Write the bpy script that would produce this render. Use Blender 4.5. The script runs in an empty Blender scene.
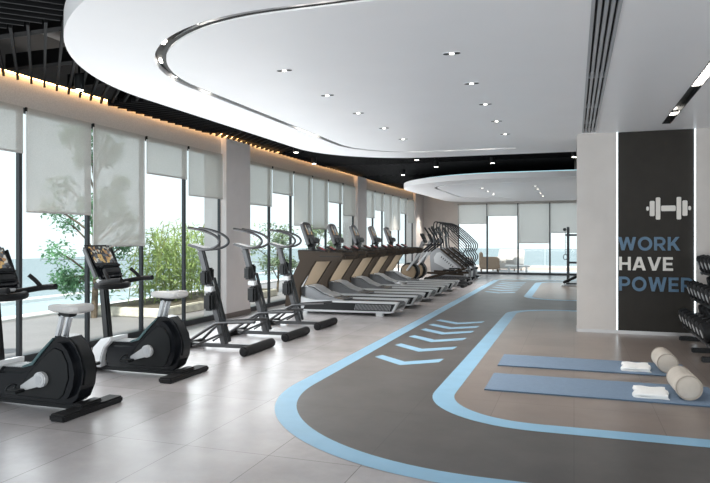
import bpy, bmesh, math, random
from mathutils import Vector, Matrix
random.seed(7)
SC = bpy.context.scene
COL = SC.collection

# ------------------------------------------------------------------ camera
F = 640.0
TH = math.atan((574 - 355) / F)
cam_d = bpy.data.cameras.new('camera')
cam = bpy.data.objects.new('camera', cam_d)
COL.objects.link(cam)
cam.location = (0, 0, 1.4)
cam.rotation_euler = (math.pi / 2, 0, TH)
cam_d.sensor_width = 36.0
cam_d.lens = F / 710 * 36.0
cam_d.shift_y = -3.5 / 710
cam_d.clip_end = 400
SC.camera = cam

# ------------------------------------------------------------------ world, sun, lights, exposure
SC.view_settings.view_transform = 'Standard'
SC.view_settings.look = 'None'
SC.view_settings.exposure = 0.42
SC.view_settings.gamma = 1.0
SC.view_settings.use_curve_mapping = False
SC.cycles.use_denoising = True
SC.cycles.max_bounces = 10
SC.cycles.diffuse_bounces = 6
SC.cycles.transparent_max_bounces = 24
SC.cycles.sample_clamp_indirect = 6.0

world = bpy.data.worlds.new('sky')
SC.world = world
world.use_nodes = True
wn = world.node_tree
bg = wn.nodes['Background']
tc = wn.nodes.new('ShaderNodeTexCoord')
sep = wn.nodes.new('ShaderNodeSeparateXYZ')
rmp = wn.nodes.new('ShaderNodeValToRGB')
rmp.color_ramp.elements[0].position = 0.0
rmp.color_ramp.elements[0].color = (0.80, 0.92, 0.96, 1)
rmp.color_ramp.elements[1].position = 0.5
rmp.color_ramp.elements[1].color = (0.86, 0.93, 1.0, 1)
wn.links.new(tc.outputs['Generated'], sep.inputs[0])
wn.links.new(sep.outputs['Z'], rmp.inputs[0])
wn.links.new(rmp.outputs[0], bg.inputs[0])
bg.inputs[1].default_value = 1.1

def lamp(name, kind, loc, rot, energy, color=(1, 1, 1), **kw):
    l = bpy.data.lights.new(name, kind)
    l.energy = energy
    l.color = color
    for k, v in kw.items():
        setattr(l, k, v)
    o = bpy.data.objects.new(name, l)
    o.location = loc
    o.rotation_euler = rot
    COL.objects.link(o)
    return o

R = math.radians
# sun lights the terrace and planting only (the roof shades the room)
lamp('sun', 'SUN', (0, 0, 20), (R(35), 0, R(4)), 5.5, (1.0, 0.95, 0.86), angle=R(3))
# daylight entering through the long window wall; unseen fill lamp added behind the camera
lamp('window_daylight', 'AREA', (-5.6, 13.0, 1.35), (0, R(-90), 0), 260, (0.93, 0.97, 1.0),
     shape='RECTANGLE', size=2.4, size_y=18.0)
lamp('rear_fill', 'AREA', (-0.4, -1.6, 1.5), (R(107), 0, 0), 195, (0.95, 0.98, 1.0),
     shape='RECTANGLE', size=8.6, size_y=2.4)

lamp('plenum_fill', 'AREA', (-4.9, 5.2, 3.45), (R(180), 0, 0), 10, (1.0, 0.93, 0.86), shape='RECTANGLE', size=1.4, size_y=5.0)  # unseen fill lamp added to brighten the slab above the slats

# ------------------------------------------------------------------ materials
def nt(name):
    m = bpy.data.materials.new(name)
    m.use_nodes = True
    n = m.node_tree
    return m, n, n.nodes['Principled BSDF']

def mat(name, col, rough=0.5, metal=0.0, var=0.0, scale=8.0, bump=0.0, bscale=60.0, emit=0.0, ecol=None, spec=0.5):
    m, n, b = nt(name)
    b.inputs['Base Color'].default_value = (*col, 1)
    b.inputs['Roughness'].default_value = rough
    b.inputs['Metallic'].default_value = metal
    b.inputs['Specular IOR Level'].default_value = spec
    if var > 0:
        t = n.nodes.new('ShaderNodeTexCoord')
        z = n.nodes.new('ShaderNodeTexNoise')
        z.inputs['Scale'].default_value = scale
        z.inputs['Detail'].default_value = 6
        r = n.nodes.new('ShaderNodeValToRGB')
        r.color_ramp.elements[0].position = 0.3
        r.color_ramp.elements[1].position = 0.7
        r.color_ramp.elements[0].color = (*[max(0, c * (1 - var)) for c in col], 1)
        r.color_ramp.elements[1].color = (*[min(1, c * (1 + var)) for c in col], 1)
        n.links.new(t.outputs['Object'], z.inputs['Vector'])
        n.links.new(z.outputs['Fac'], r.inputs[0])
        n.links.new(r.outputs[0], b.inputs['Base Color'])
    if bump > 0:
        t = n.nodes.new('ShaderNodeTexCoord')
        z = n.nodes.new('ShaderNodeTexNoise')
        z.inputs['Scale'].default_value = bscale
        bp = n.nodes.new('ShaderNodeBump')
        bp.inputs['Strength'].default_value = bump
        bp.inputs['Distance'].default_value = 0.01
        n.links.new(t.outputs['Object'], z.inputs['Vector'])
        n.links.new(z.outputs['Fac'], bp.inputs['Height'])
        n.links.new(bp.outputs[0], b.inputs['Normal'])
    if emit > 0:
        b.inputs['Emission Color'].default_value = (*(ecol or col), 1)
        b.inputs['Emission Strength'].default_value = emit
    return m

def tile_mat(name, c1, c2, grout, rough, tw, th, var=0.12, offset=0.0):
    m, n, b = nt(name)
    t = n.nodes.new('ShaderNodeTexCoord')
    br = n.nodes.new('ShaderNodeTexBrick')
    br.offset = offset
    br.inputs['Scale'].default_value = 1.0
    br.inputs['Brick Width'].default_value = tw
    br.inputs['Row Height'].default_value = th
    br.inputs['Mortar Size'].default_value = 0.0028
    br.inputs['Mortar Smooth'].default_value = 0.1
    br.inputs['Color1'].default_value = (*c1, 1)
    br.inputs['Color2'].default_value = (*c2, 1)
    br.inputs['Mortar'].default_value = (*grout, 1)
    z = n.nodes.new('ShaderNodeTexNoise')
    z.inputs['Scale'].default_value = 2.2
    z.inputs['Detail'].default_value = 9
    z.inputs['Roughness'].default_value = 0.65
    mr = n.nodes.new('ShaderNodeMapRange')
    mr.inputs['From Min'].default_value = 0.3
    mr.inputs['From Max'].default_value = 0.7
    mr.inputs['To Min'].default_value = 1 - var
    mr.inputs['To Max'].default_value = 1 + var
    mx = n.nodes.new('ShaderNodeMix')
    mx.data_type = 'RGBA'
    mx.blend_type = 'MULTIPLY'
    mx.inputs[0].default_value = 1.0
    n.links.new(t.outputs['Object'], br.inputs['Vector'])
    n.links.new(t.outputs['Object'], z.inputs['Vector'])
    n.links.new(z.outputs['Fac'], mr.inputs['Value'])
    n.links.new(br.outputs['Color'], mx.inputs[6])
    n.links.new(mr.outputs[0], mx.inputs[7])
    n.links.new(mx.outputs[2], b.inputs['Base Color'])
    b.inputs['Roughness'].default_value = rough
    return m

def glass_mat(name, tint):
    m = bpy.data.materials.new(name)
    m.use_nodes = True
    n = m.node_tree
    n.nodes.clear()
    o = n.nodes.new('ShaderNodeOutputMaterial')
    tr = n.nodes.new('ShaderNodeBsdfTransparent')
    tr.inputs[0].default_value = (*tint, 1)
    gl = n.nodes.new('ShaderNodeBsdfGlossy')
    gl.inputs['Roughness'].default_value = 0.02
    lw = n.nodes.new('ShaderNodeLayerWeight')
    pw = n.nodes.new('ShaderNodeMath')
    pw.operation = 'POWER'
    pw.inputs[1].default_value = 5.0
    fr = n.nodes.new('ShaderNodeMath')
    fr.operation = 'MULTIPLY_ADD'
    fr.inputs[1].default_value = 0.55
    fr.inputs[2].default_value = 0.03
    n.links.new(lw.outputs['Facing'], pw.inputs[0])
    n.links.new(pw.outputs[0], fr.inputs[0])
    mx = n.nodes.new('ShaderNodeMixShader')
    n.links.new(fr.outputs[0], mx.inputs[0])
    n.links.new(tr.outputs[0], mx.inputs[1])
    n.links.new(gl.outputs[0], mx.inputs[2])
    n.links.new(mx.outputs[0], o.inputs[0])
    return m

def blind_mat(name, col, see, glow):
    m = bpy.data.materials.new(name)
    m.use_nodes = True
    n = m.node_tree
    n.nodes.clear()
    o = n.nodes.new('ShaderNodeOutputMaterial')
    t = n.nodes.new('ShaderNodeTexCoord')
    z = n.nodes.new('ShaderNodeTexNoise')
    z.inputs['Scale'].default_value = 110
    z.inputs['Detail'].default_value = 4
    mr = n.nodes.new('ShaderNodeMapRange')
    mr.inputs['From Min'].default_value = 0.3
    mr.inputs['From Max'].default_value = 0.7
    mr.inputs['To Min'].default_value = see * 0.85
    mr.inputs['To Max'].default_value = see * 1.15
    tr = n.nodes.new('ShaderNodeBsdfTransparent')
    df = n.nodes.new('ShaderNodeBsdfDiffuse')
    df.inputs[0].default_value = (*col, 1)
    tl = n.nodes.new('ShaderNodeBsdfTranslucent')
    tl.inputs[0].default_value = (*col, 1)
    m1 = n.nodes.new('ShaderNodeMixShader')
    m1.inputs[0].default_value = glow
    m2 = n.nodes.new('ShaderNodeMixShader')
    n.links.new(t.outputs['Object'], z.inputs['Vector'])
    n.links.new(z.outputs['Fac'], mr.inputs['Value'])
    n.links.new(df.outputs[0], m1.inputs[1])
    n.links.new(tl.outputs[0], m1.inputs[2])
    n.links.new(mr.outputs[0], m2.inputs[0])
    n.links.new(m1.outputs[0], m2.inputs[1])
    n.links.new(tr.outputs[0], m2.inputs[2])
    n.links.new(m2.outputs[0], o.inputs[0])
    return m

def screen_mat(name, scale, strength):
    """lit display showing patches of picture colour"""
    m, n, b = nt(name)
    t = n.nodes.new('ShaderNodeTexCoord')
    v = n.nodes.new('ShaderNodeTexVoronoi')
    v.inputs['Scale'].default_value = scale
    r = n.nodes.new('ShaderNodeValToRGB')
    r.color_ramp.interpolation = 'CONSTANT'
    e = r.color_ramp.elements
    e[0].position, e[0].color = 0.0, (0.02, 0.02, 0.025, 1)
    e[1].position, e[1].color = 0.3, (0.75, 0.5, 0.18, 1)
    for p, c in ((0.45, (0.8, 0.78, 0.7, 1)), (0.6, (0.12, 0.14, 0.16, 1)), (0.75, (0.55, 0.3, 0.12, 1)), (0.88, (0.5, 0.55, 0.5, 1))):
        x = e.new(p)
        x.color = c
    s = n.nodes.new('ShaderNodeSeparateColor')
    n.links.new(t.outputs['Object'], v.inputs['Vector'])
    n.links.new(v.outputs['Color'], s.inputs[0])
    n.links.new(s.outputs[0], r.inputs[0])
    b.inputs['Base Color'].default_value = (0.01, 0.01, 0.01, 1)
    b.inputs['Roughness'].default_value = 0.15
    n.links.new(r.outputs[0], b.inputs['Emission Color'])
    b.inputs['Emission Strength'].default_value = strength
    return m

def leaf_mat(name, col, var, scale):
    m = bpy.data.materials.new(name)
    m.use_nodes = True
    n = m.node_tree
    n.nodes.clear()
    o = n.nodes.new('ShaderNodeOutputMaterial')
    t = n.nodes.new('ShaderNodeTexCoord')
    z = n.nodes.new('ShaderNodeTexNoise')
    z.inputs['Scale'].default_value = scale
    z.inputs['Detail'].default_value = 6
    r = n.nodes.new('ShaderNodeValToRGB')
    r.color_ramp.elements[0].position = 0.3
    r.color_ramp.elements[1].position = 0.7
    r.color_ramp.elements[0].color = (*[c * (1 - var) for c in col], 1)
    r.color_ramp.elements[1].color = (*[min(1, c * (1 + var)) for c in col], 1)
    df = n.nodes.new('ShaderNodeBsdfDiffuse')
    tl = n.nodes.new('ShaderNodeBsdfTranslucent')
    mx = n.nodes.new('ShaderNodeMixShader')
    mx.inputs[0].default_value = 0.4
    n.links.new(t.outputs['Object'], z.inputs['Vector'])
    n.links.new(z.outputs['Fac'], r.inputs[0])
    n.links.new(r.outputs[0], df.inputs[0])
    n.links.new(r.outputs[0], tl.inputs[0])
    n.links.new(df.outputs[0], mx.inputs[1])
    n.links.new(tl.outputs[0], mx.inputs[2])
    n.links.new(mx.outputs[0], o.inputs[0])
    return m

M = dict(
    tile=tile_mat('grey_stone_tile', (0.405, 0.385, 0.39), (0.35, 0.335, 0.337), (0.20, 0.185, 0.185), 0.27, 0.62, 1.24, 0.14),
    tile_warm=tile_mat('taupe_stone_tile', (0.225, 0.182, 0.158), (0.207, 0.168, 0.145), (0.13, 0.105, 0.09), 0.30, 0.62, 0.62, 0.13),
    track=tile_mat('charcoal_track', (0.085, 0.077, 0.073), (0.078, 0.071, 0.068), (0.055, 0.05, 0.048), 0.36, 1.24, 1.24, 0.22),
    blue=mat('sky_blue_marking', (0.245, 0.45, 0.62), 0.38, var=0.05, scale=5),
    paint=mat('white_ceiling', (0.86, 0.855, 0.87), 0.42, var=0.01, scale=2),
    wall=mat('warm_grey_wall', (0.64, 0.60, 0.57), 0.6, var=0.04, scale=3),
    lintel=mat('pale_stone_lintel', (0.58, 0.55, 0.52), 0.65, var=0.10, scale=60),
    pier=mat('light_pier', (0.74, 0.69, 0.67), 0.5, var=0.03, scale=4),
    base=mat('dark_base', (0.17, 0.14, 0.125), 0.45),
    skirting=mat('steel_skirting', (0.45, 0.44, 0.44), 0.35, 0.6),
    dark_panel=mat('bronze_black_panel', (0.030, 0.026, 0.022), 0.6, var=0.15, scale=3, spec=0.25),
    plenum=mat('plenum_concrete', (0.40, 0.385, 0.37), 0.9, var=0.1, scale=2),
    duct=mat('duct_grey', (0.12, 0.12, 0.12), 0.6),
    slat=mat('black_slat', (0.006, 0.0063, 0.007), 0.7, spec=0.1),
    frame=mat('dark_window_frame', (0.045, 0.05, 0.055), 0.38, 0.3),
    glass=glass_mat('window_glass', (0.93, 0.975, 0.975)),
    teal_glass=glass_mat('teal_glass', (0.77, 0.80, 0.81)),
    blind=blind_mat('grey_mesh_blind', (0.735, 0.70, 0.66), 0.38, 0.48),
    bar=mat('blind_bar', (0.55, 0.53, 0.51), 0.5),
    black=mat('black_plastic', (0.009, 0.010, 0.011), 0.32, spec=0.3),
    black_matte=mat('black_rubber', (0.011, 0.011, 0.012), 0.6, spec=0.25, bump=0.2, bscale=120),
    gloss=mat('gloss_black_shroud', (0.007, 0.008, 0.010), 0.14, spec=0.3),
    teal_dark=mat('dark_teal_trim', (0.10, 0.17, 0.18), 0.2, 0.4),
    silver=mat('brushed_silver', (0.62, 0.63, 0.65), 0.28, 0.85),
    silver_plastic=mat('silver_plastic', (0.55, 0.56, 0.57), 0.35, 0.2),
    white_plastic=mat('white_plastic', (0.78, 0.79, 0.80), 0.3),
    saddle=mat('light_grey_saddle', (0.55, 0.54, 0.53), 0.55, var=0.04, scale=20),
    gun=mat('gunmetal', (0.085, 0.085, 0.088), 0.32, 0.75),
    gun_light=mat('satin_gunmetal', (0.22, 0.22, 0.225), 0.3, 0.8),
    bronze=mat('bronze_panel', (0.05, 0.037, 0.027), 0.5, spec=0.15),
    tan=mat('tan_panel', (0.26, 0.19, 0.12), 0.45, 0.15),
    belt=mat('running_belt', (0.02, 0.02, 0.022), 0.6, bump=0.3, bscale=200),
    deck_grey=mat('deck_grey', (0.27, 0.275, 0.285), 0.35, 0.1),
    hood=mat('hood_grey', (0.20, 0.205, 0.215), 0.22, 0.35),
    red=mat('red_display', (0.12, 0.012, 0.02), 0.3, emit=0.12, ecol=(0.9, 0.12, 0.14)),
    screen=screen_mat('lit_screen', 30, 0.45),
    tablet=screen_mat('lit_tablet', 14, 0.45),
    led_warm=mat('warm_led', (1, 0.75, 0.45), 0.5, emit=16.0, ecol=(1.0, 0.55, 0.21)),
    led_cool=mat('cool_led', (0.9, 0.97, 1), 0.5, emit=1.7, ecol=(0.80, 0.93, 1.0)),
    led_teal=mat('cove_led', (0.6, 0.9, 1), 0.5, emit=0.7, ecol=(0.50, 0.85, 0.98)),
    lens=mat('lamp_lens', (1, 0.97, 0.9), 0.5, emit=9.0, ecol=(1.0, 0.95, 0.86)),
    lens_soft=mat('lamp_lens_soft', (1, 0.97, 0.9), 0.5, emit=3.0, ecol=(1.0, 0.95, 0.88)),
    recess=mat('recess_metal', (0.03, 0.029, 0.027), 0.6, spec=0.2),
    vent=mat('vent_grey', (0.42, 0.43, 0.45), 0.45, 0.3),
    vent_dark=mat('vent_dark', (0.05, 0.052, 0.055), 0.6),
    sign_blue=mat('muted_blue_letter', (0.085, 0.17, 0.265), 0.45),
    sign_white=mat('off_white_letter', (0.78, 0.74, 0.69), 0.45),
    mat_blue=mat('slate_blue_mat', (0.155, 0.222, 0.315), 0.7, var=0.05, scale=30, bump=0.15, bscale=250),
    mat_edge=mat('mat_edge', (0.06, 0.10, 0.15), 0.8),
    towel=mat('white_towel', (0.86, 0.86, 0.85), 0.95, bump=0.6, bscale=180),
    bolster=mat('beige_canvas', (0.53, 0.475, 0.415), 0.85, var=0.05, scale=14, bump=0.3, bscale=200),
    seam=mat('canvas_piping', (0.40, 0.35, 0.30), 0.9),
    terrace=mat('terrace_stone', (0.215, 0.207, 0.212), 0.55, var=0.06, scale=1.5),
    terrace_tan=mat('terrace_tan', (0.40, 0.33, 0.29), 0.7, var=0.08, scale=2),
    coping=mat('white_coping', (0.70, 0.71, 0.72), 0.5),
    pool=mat('pool_water', (0.42, 0.56, 0.62), 0.08, bump=0.05, bscale=6),
    planter=mat('cream_stone', (0.66, 0.63, 0.54), 0.8, var=0.2, scale=9, bump=0.4, bscale=25),
    soil=mat('soil', (0.10, 0.085, 0.06), 0.95, var=0.3, scale=20),
    bark=mat('bark', (0.16, 0.125, 0.09), 0.9, var=0.3, scale=12, bump=0.5, bscale=40),
    leaf=leaf_mat('tree_leaf', (0.17, 0.33, 0.19), 0.45, 3.5),
    bamboo=leaf_mat('bamboo_leaf', (0.36, 0.47, 0.19), 0.4, 4),
    cane=mat('bamboo_cane', (0.30, 0.34, 0.12), 0.45),
    shrub=leaf_mat('grey_green_leaf', (0.26, 0.34, 0.22), 0.4, 4),
    wicker=mat('tan_wicker', (0.42, 0.31, 0.23), 0.8, var=0.15, scale=40, bump=0.6, bscale=90),
    cushion=mat('white_cushion', (0.60, 0.58, 0.56), 0.9),
    white_paint=mat('white_lacquer', (0.80, 0.80, 0.80), 0.3),
)

# ------------------------------------------------------------------ mesh helpers
def rot_to(d):
    return Vector((0, 0, 1)).rotation_difference(Vector(d).normalized()).to_matrix().to_4x4()

class MB:
    def __init__(s):
        s.bm = bmesh.new()

    def _add(s, tmp, mtx=None, bevel=0.0, seg=2):
        if bevel > 0:
            bmesh.ops.bevel(tmp, geom=list(tmp.edges), offset=bevel, segments=seg, affect='EDGES', clamp_overlap=True)
        if mtx is not None:
            bmesh.ops.transform(tmp, matrix=mtx, verts=tmp.verts)
        me = bpy.data.meshes.new('tmp')
        tmp.to_mesh(me)
        tmp.free()
        s.bm.from_mesh(me)
        bpy.data.meshes.remove(me)
        return s

    def box(s, x0, x1, y0, y1, z0, z1, bevel=0.0, mtx=None, seg=2):
        t = bmesh.new()
        bmesh.ops.create_cube(t, size=1)
        bmesh.ops.transform(t, matrix=Matrix.Translation(((x0 + x1) / 2, (y0 + y1) / 2, (z0 + z1) / 2)) @
                            Matrix.Diagonal((abs(x1 - x0), abs(y1 - y0), abs(z1 - z0), 1)), verts=t.verts)
        return s._add(t, mtx, bevel, seg)

    def bar(s, a, b, w, h, bevel=0.0, up=(0, 0, 1)):
        """rectangular bar from a to b; w across, h along up"""
        a, b = Vector(a), Vector(b)
        d = (b - a)
        L = d.length
        d.normalize()
        side = d.cross(Vector(up))
        if side.length < 1e-5:
            side = d.cross(Vector((0, 1, 0)))
        side.normalize()
        u = side.cross(d)
        m = Matrix((side, d, u)).transposed().to_4x4()
        m.translation = (a + b) / 2
        return s.box(-w / 2, w / 2, -L / 2, L / 2, -h / 2, h / 2, bevel, m)

    def cyl(s, a, b, r, r2=None, seg=20, bevel=0.0):
        a, b = Vector(a), Vector(b)
        t = bmesh.new()
        bmesh.ops.create_cone(t, cap_ends=True, segments=seg, radius1=r, radius2=r if r2 is None else r2, depth=(b - a).length)
        if bevel > 0:
            es = [e for e in t.edges if abs(e.verts[0].co.z - e.verts[1].co.z) < 1e-6]
            bmesh.ops.bevel(t, geom=es, offset=bevel, segments=3, affect='EDGES', clamp_overlap=True)
        m = rot_to(b - a)
        m.translation = (a + b) / 2
        return s._add(t, m)

    def tube(s, pts, r, seg=10, closed=False, smooth=0):
        pts = [Vector(p) for p in pts]
        for _ in range(smooth):                      # corner cutting
            q = []
            n = len(pts)
            rng = range(n if closed else n - 1)
            if not closed:
                q.append(pts[0])
            for i in rng:
                a, b = pts[i], pts[(i + 1) % n]
                q += [a.lerp(b, 0.25), a.lerp(b, 0.75)]
            if not closed:
                q.append(pts[-1])
            pts = q
        n = len(pts)
        bm = s.bm
        rings = []
        ref = None
        for i, p in enumerate(pts):
            if closed:
                d = pts[(i + 1) % n] - pts[i - 1]
            else:
                d = pts[min(i + 1, n - 1)] - pts[max(i - 1, 0)]
            d.normalize()
            if ref is None:
                ref = Vector((0, 0, 1)) if abs(d.z) < 0.9 else Vector((0, 1, 0))
            u = (ref - d * ref.dot(d)).normalized()
            ref = u
            w = d.cross(u)
            rr = r[i * len(r) // n] if isinstance(r, (list, tuple)) else r
            rings.append([bm.verts.new(p + (u * math.cos(k * 2 * math.pi / seg) + w * math.sin(k * 2 * math.pi / seg)) * rr) for k in range(seg)])
        for i in range(n if closed else n - 1):
            a, b = rings[i], rings[(i + 1) % n]
            for k in range(seg):
                bm.faces.new((a[k], a[(k + 1) % seg], b[(k + 1) % seg], b[k]))
        if not closed:
            bm.faces.new(rings[0][::-1])
            bm.faces.new(rings[-1])
        return s

    def lathe(s, prof, seg=28, mtx=None):
        t = bmesh.new()
        rings = []
        for (r, z) in prof:
            rings.append([t.verts.new((max(r, 1e-4) * math.cos(k * 2 * math.pi / seg), max(r, 1e-4) * math.sin(k * 2 * math.pi / seg), z)) for k in range(seg)])
        for a, b in zip(rings, rings[1:]):
            for k in range(seg):
                t.faces.new((a[k], a[(k + 1) % seg], b[(k + 1) % seg], b[k]))
        t.faces.new(rings[0][::-1])
        t.faces.new(rings[-1])
        return s._add(t, mtx)

    def prism(s, poly, a0, a1, axis='y', bevel=0.0, mtx=None, seg=2):
        """extrude a 2D polygon along an axis: y -> poly is (x,z); x -> (y,z); z -> (x,y)"""
        t = bmesh.new()
        def P(p, a):
            if axis == 'y':
                return (p[0], a, p[1])
            if axis == 'x':
                return (a, p[0], p[1])
            return (p[0], p[1], a)
        A = [t.verts.new(P(p, a0)) for p in poly]
        B = [t.verts.new(P(p, a1)) for p in poly]
        n = len(poly)
        caps = [t.faces.new(A), t.faces.new(B)]
        for i in range(n):
            t.faces.new((A[i], A[(i + 1) % n], B[(i + 1) % n], B[i]))
        bmesh.ops.recalc_face_normals(t, faces=t.faces)
        if bevel > 0:
            es = list({e for f in caps for e in f.edges})
            bmesh.ops.bevel(t, geom=es, offset=bevel, segments=seg, affect='EDGES', clamp_overlap=True)
        return s._add(t, mtx)

    def quad(s, *p):
        s.bm.faces.new([s.bm.verts.new(q) for q in p])
        return s

    def strip(s, A, B, closed=False):
        a = [s.bm.verts.new(p) for p in A]
        b = [s.bm.verts.new(p) for p in B]
        n = len(a)
        for i in range(n if closed else n - 1):
            s.bm.faces.new((a[i], a[(i + 1) % n], b[(i + 1) % n], b[i]))
        return s

    def build(s, name, material, parent=None, loc=None, normals=True, smooth=35):
        if normals:
            bmesh.ops.recalc_face_normals(s.bm, faces=s.bm.faces)
        me = bpy.data.meshes.new(name)
        s.bm.to_mesh(me)
        s.bm.free()
        me.materials.append(M[material] if isinstance(material, str) else material)
        if smooth:
            me.shade_smooth()
            me.set_sharp_from_angle(angle=R(smooth))
        o = bpy.data.objects.new(name, me)
        COL.objects.link(o)
        if parent is not None:
            o.parent = parent
        if loc is not None:
            o.location = loc
        return o

def tag(o, label=None, cat=None, group=None, kind=None):
    if label:
        o['label'] = label
    if cat:
        o['category'] = cat
    if group:
        o['group'] = group
    if kind:
        o['kind'] = kind
    return o

def empty(name, loc, rz=0.0):
    o = bpy.data.objects.new(name, None)
    COL.objects.link(o)
    o.location = loc
    o.rotation_euler = (0, 0, rz)
    o.empty_display_size = 0.1
    return o

KIDS = {}
def copy_tree(o, parent=None):
    c = o.copy()
    COL.objects.link(c)
    c.parent = parent
    for ch in list(o.children):
        copy_tree(ch, c)
    return c

def structure(o, label, cat=None):
    return tag(o, label, cat, kind='structure')

def arc(cx, cy, r, a0, a1, n=16):
    return [(cx + r * math.cos(R(a0 + (a1 - a0) * i / n)), cy + r * math.sin(R(a0 + (a1 - a0) * i / n))) for i in range(n + 1)]

# ================================================================== SETTING
XW = -5.85          # window wall face
YB = 25.2           # back wall
YF = 10.12          # feature wall face
ZC = 2.95           # plaster ceiling
XR = 4.2            # right wall

# ---- floor
b = MB(); b.box(-6.05, XR + 0.2, -4.5, YB + 0.1, -0.2, 0.0)
structure(b.build('floor', 'tile', smooth=0), 'large grey stone floor tiles of the gym', 'floor')

def flat(name, poly, z, material, label):
    m = MB()
    m.prism(poly, 0.0005, z, 'z')
    return structure(m.build(name, material, smooth=0), label, 'floor marking')

def fan(name, pts, z, material, label):
    """flat area from a non-convex outline"""
    t = bmesh.new()
    vs = [t.verts.new((p[0], p[1], z)) for p in pts]
    es = [t.edges.new((vs[i], vs[(i + 1) % len(vs)])) for i in range(len(vs))]
    bmesh.ops.triangle_fill(t, use_beauty=True, edges=es)
    for f in t.faces:
        if f.normal.z < 0:
            f.normal_flip()
    m = MB(); m.bm.free(); m.bm = t
    return structure(m.build(name, material, normals=False, smooth=0), label, 'floor marking')

# outer left edge of the running track with its blue border
def left_path(off):
    x = -2.53 + off
    r = 2.05 - off
    c = (-2.53 + 2.05, 3.60 + 2.05)
    bot = [(XR, 3.60 + off)] + [(c[0], 3.60 + off)]
    a = arc(c[0], c[1], r, 270, 180, 30)
    top = arc(-2.53 + 0.6, 22.2 - 0.6, 0.6 - off, 180, 90, 10)
    return bot + a[1:] + top + [(3.0, 22.2 - off)]
Lo, Li = left_path(0.0), left_path(0.18)
track = Li + [(3.0, 3.78)]
fan('floor_track', Li[:-1] + [(XR - .01, 22.02), (XR - .01, 3.78)], 0.0012, 'track', 'dark charcoal running track laid into the tile floor')
def ribbon(name, A, B, z, label):
    m = MB()
    m.strip([(x, y, z) for x, y in A], [(x, y, z) for x, y in B])
    o = m.build(name, 'blue', smooth=0)
    for p in o.data.polygons:
        if p.normal.z < 0:
            p.flip()
    return structure(o, label, 'floor marking')
ribbon('floor_marking_1', Lo, Li, 0.0022, 'long light blue border stripe along the left of the dark track')

# inner tiled bay near the feature wall
def loop_path(off):
    x0, y0, y1 = -1.2 + off, 4.80 + off, 13.05 - off
    r = 0.95 - off
    a = arc(-1.2 + 0.95, 4.80 + 0.95, r, 270, 180, 18)
    c = arc(-1.2 + 0.95, 13.05 - 0.95, r, 180, 90, 18)
    return [(XR - .02, y0)] + a + c + [(XR - .02, y1)]
Ao, Ai = loop_path(0), loop_path(0.19)
fan('floor_bay', Ai, 0.0022, 'tile_warm', 'taupe tiled floor bay under the blue mats')
ribbon('floor_marking_2', Ao, Ai, 0.0030, 'light blue stripe bordering the tiled bay with the mats')
def loop2(off):
    x0, y0, y1 = -1.14 + off, 15.02 + off, 21.4 - off
    r = 0.85 - off
    a = arc(-1.14 + 0.85, 15.02 + 0.85, r, 270, 180, 14)
    c = arc(-1.14 + 0.85, 21.4 - 0.85, r, 180, 90, 14)
    return [(XR - .02, y0)] + a + c + [(XR - .02, y1)]
Bo, Bi = loop2(0), loop2(0.19)
fan('floor_bay_far', Bi, 0.0022, 'tile_warm', 'taupe tiled floor bay far behind the column')
ribbon('floor_marking_3', Bo, Bi, 0.0030, 'light blue stripe around the far tiled bay behind the column')

def chevron(y, i, far, w=0.78, d=0.40, t=0.21):
    xl, xm, xr = -2.2, -1.81, -2.2 + w
    m = MB()
    L = [(xl, y), (xm, y - d), (xr, y + 0.02)]
    # arrow pointing towards the camera
    m.strip([(p[0], p[1], 0.0022) for p in ((xl + 0.03, y + 0.13), (xm, y - d + t), (xr, y + 0.13))],
            [(p[0], p[1], 0.0022) for p in ((xl - 0.02, y - 0.02), (xm, y - d), (xr - 0.02, y - 0.10))])
    o = m.build('floor_arrow', 'blue', smooth=0)
    for p in o.data.polygons:
        if p.normal.z < 0:
            p.flip()
    return structure(o, ('pale blue chevron painted on the dark track, %s' % ('nearest to the camera' if i == 0 else 'number %d from the front' % (i + 1))) if not far else
                     'pale blue chevron far down the dark track near the back windows, %d of the far row' % (i + 1), 'floor marking')
for i, y in enumerate((7.22, 8.10, 8.86, 9.58, 10.15, 10.74)):
    chevron(y, i, False)
for i, y in enumerate((16.9, 17.7, 18.5, 19.3, 20.1, 20.8)):
    chevron(y, i, True)

# ---- plenum slab, roof
b = MB(); b.box(-6.3, XR + 2.5, -4.5, YB + 0.3, 3.95, 4.2)
structure(b.build('ceiling_slab', 'plenum', smooth=0), 'grey concrete slab above the black slatted ceiling', 'ceiling')
for k, (x, z, r) in enumerate(((-5.35, 3.62, 0.05), (-4.75, 3.70, 0.11), (-3.2, 3.72, 0.07))):
    b = MB(); b.cyl((x, 0, z), (x, YB - 0.1, z), r, seg=14)
    structure(b.build('ceiling_pipe', 'duct'), ('thin grey pipe above the slats beside the windows', 'wide grey duct above the slats', 'grey pipe above the round white ceiling')[k], 'pipe')

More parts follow.
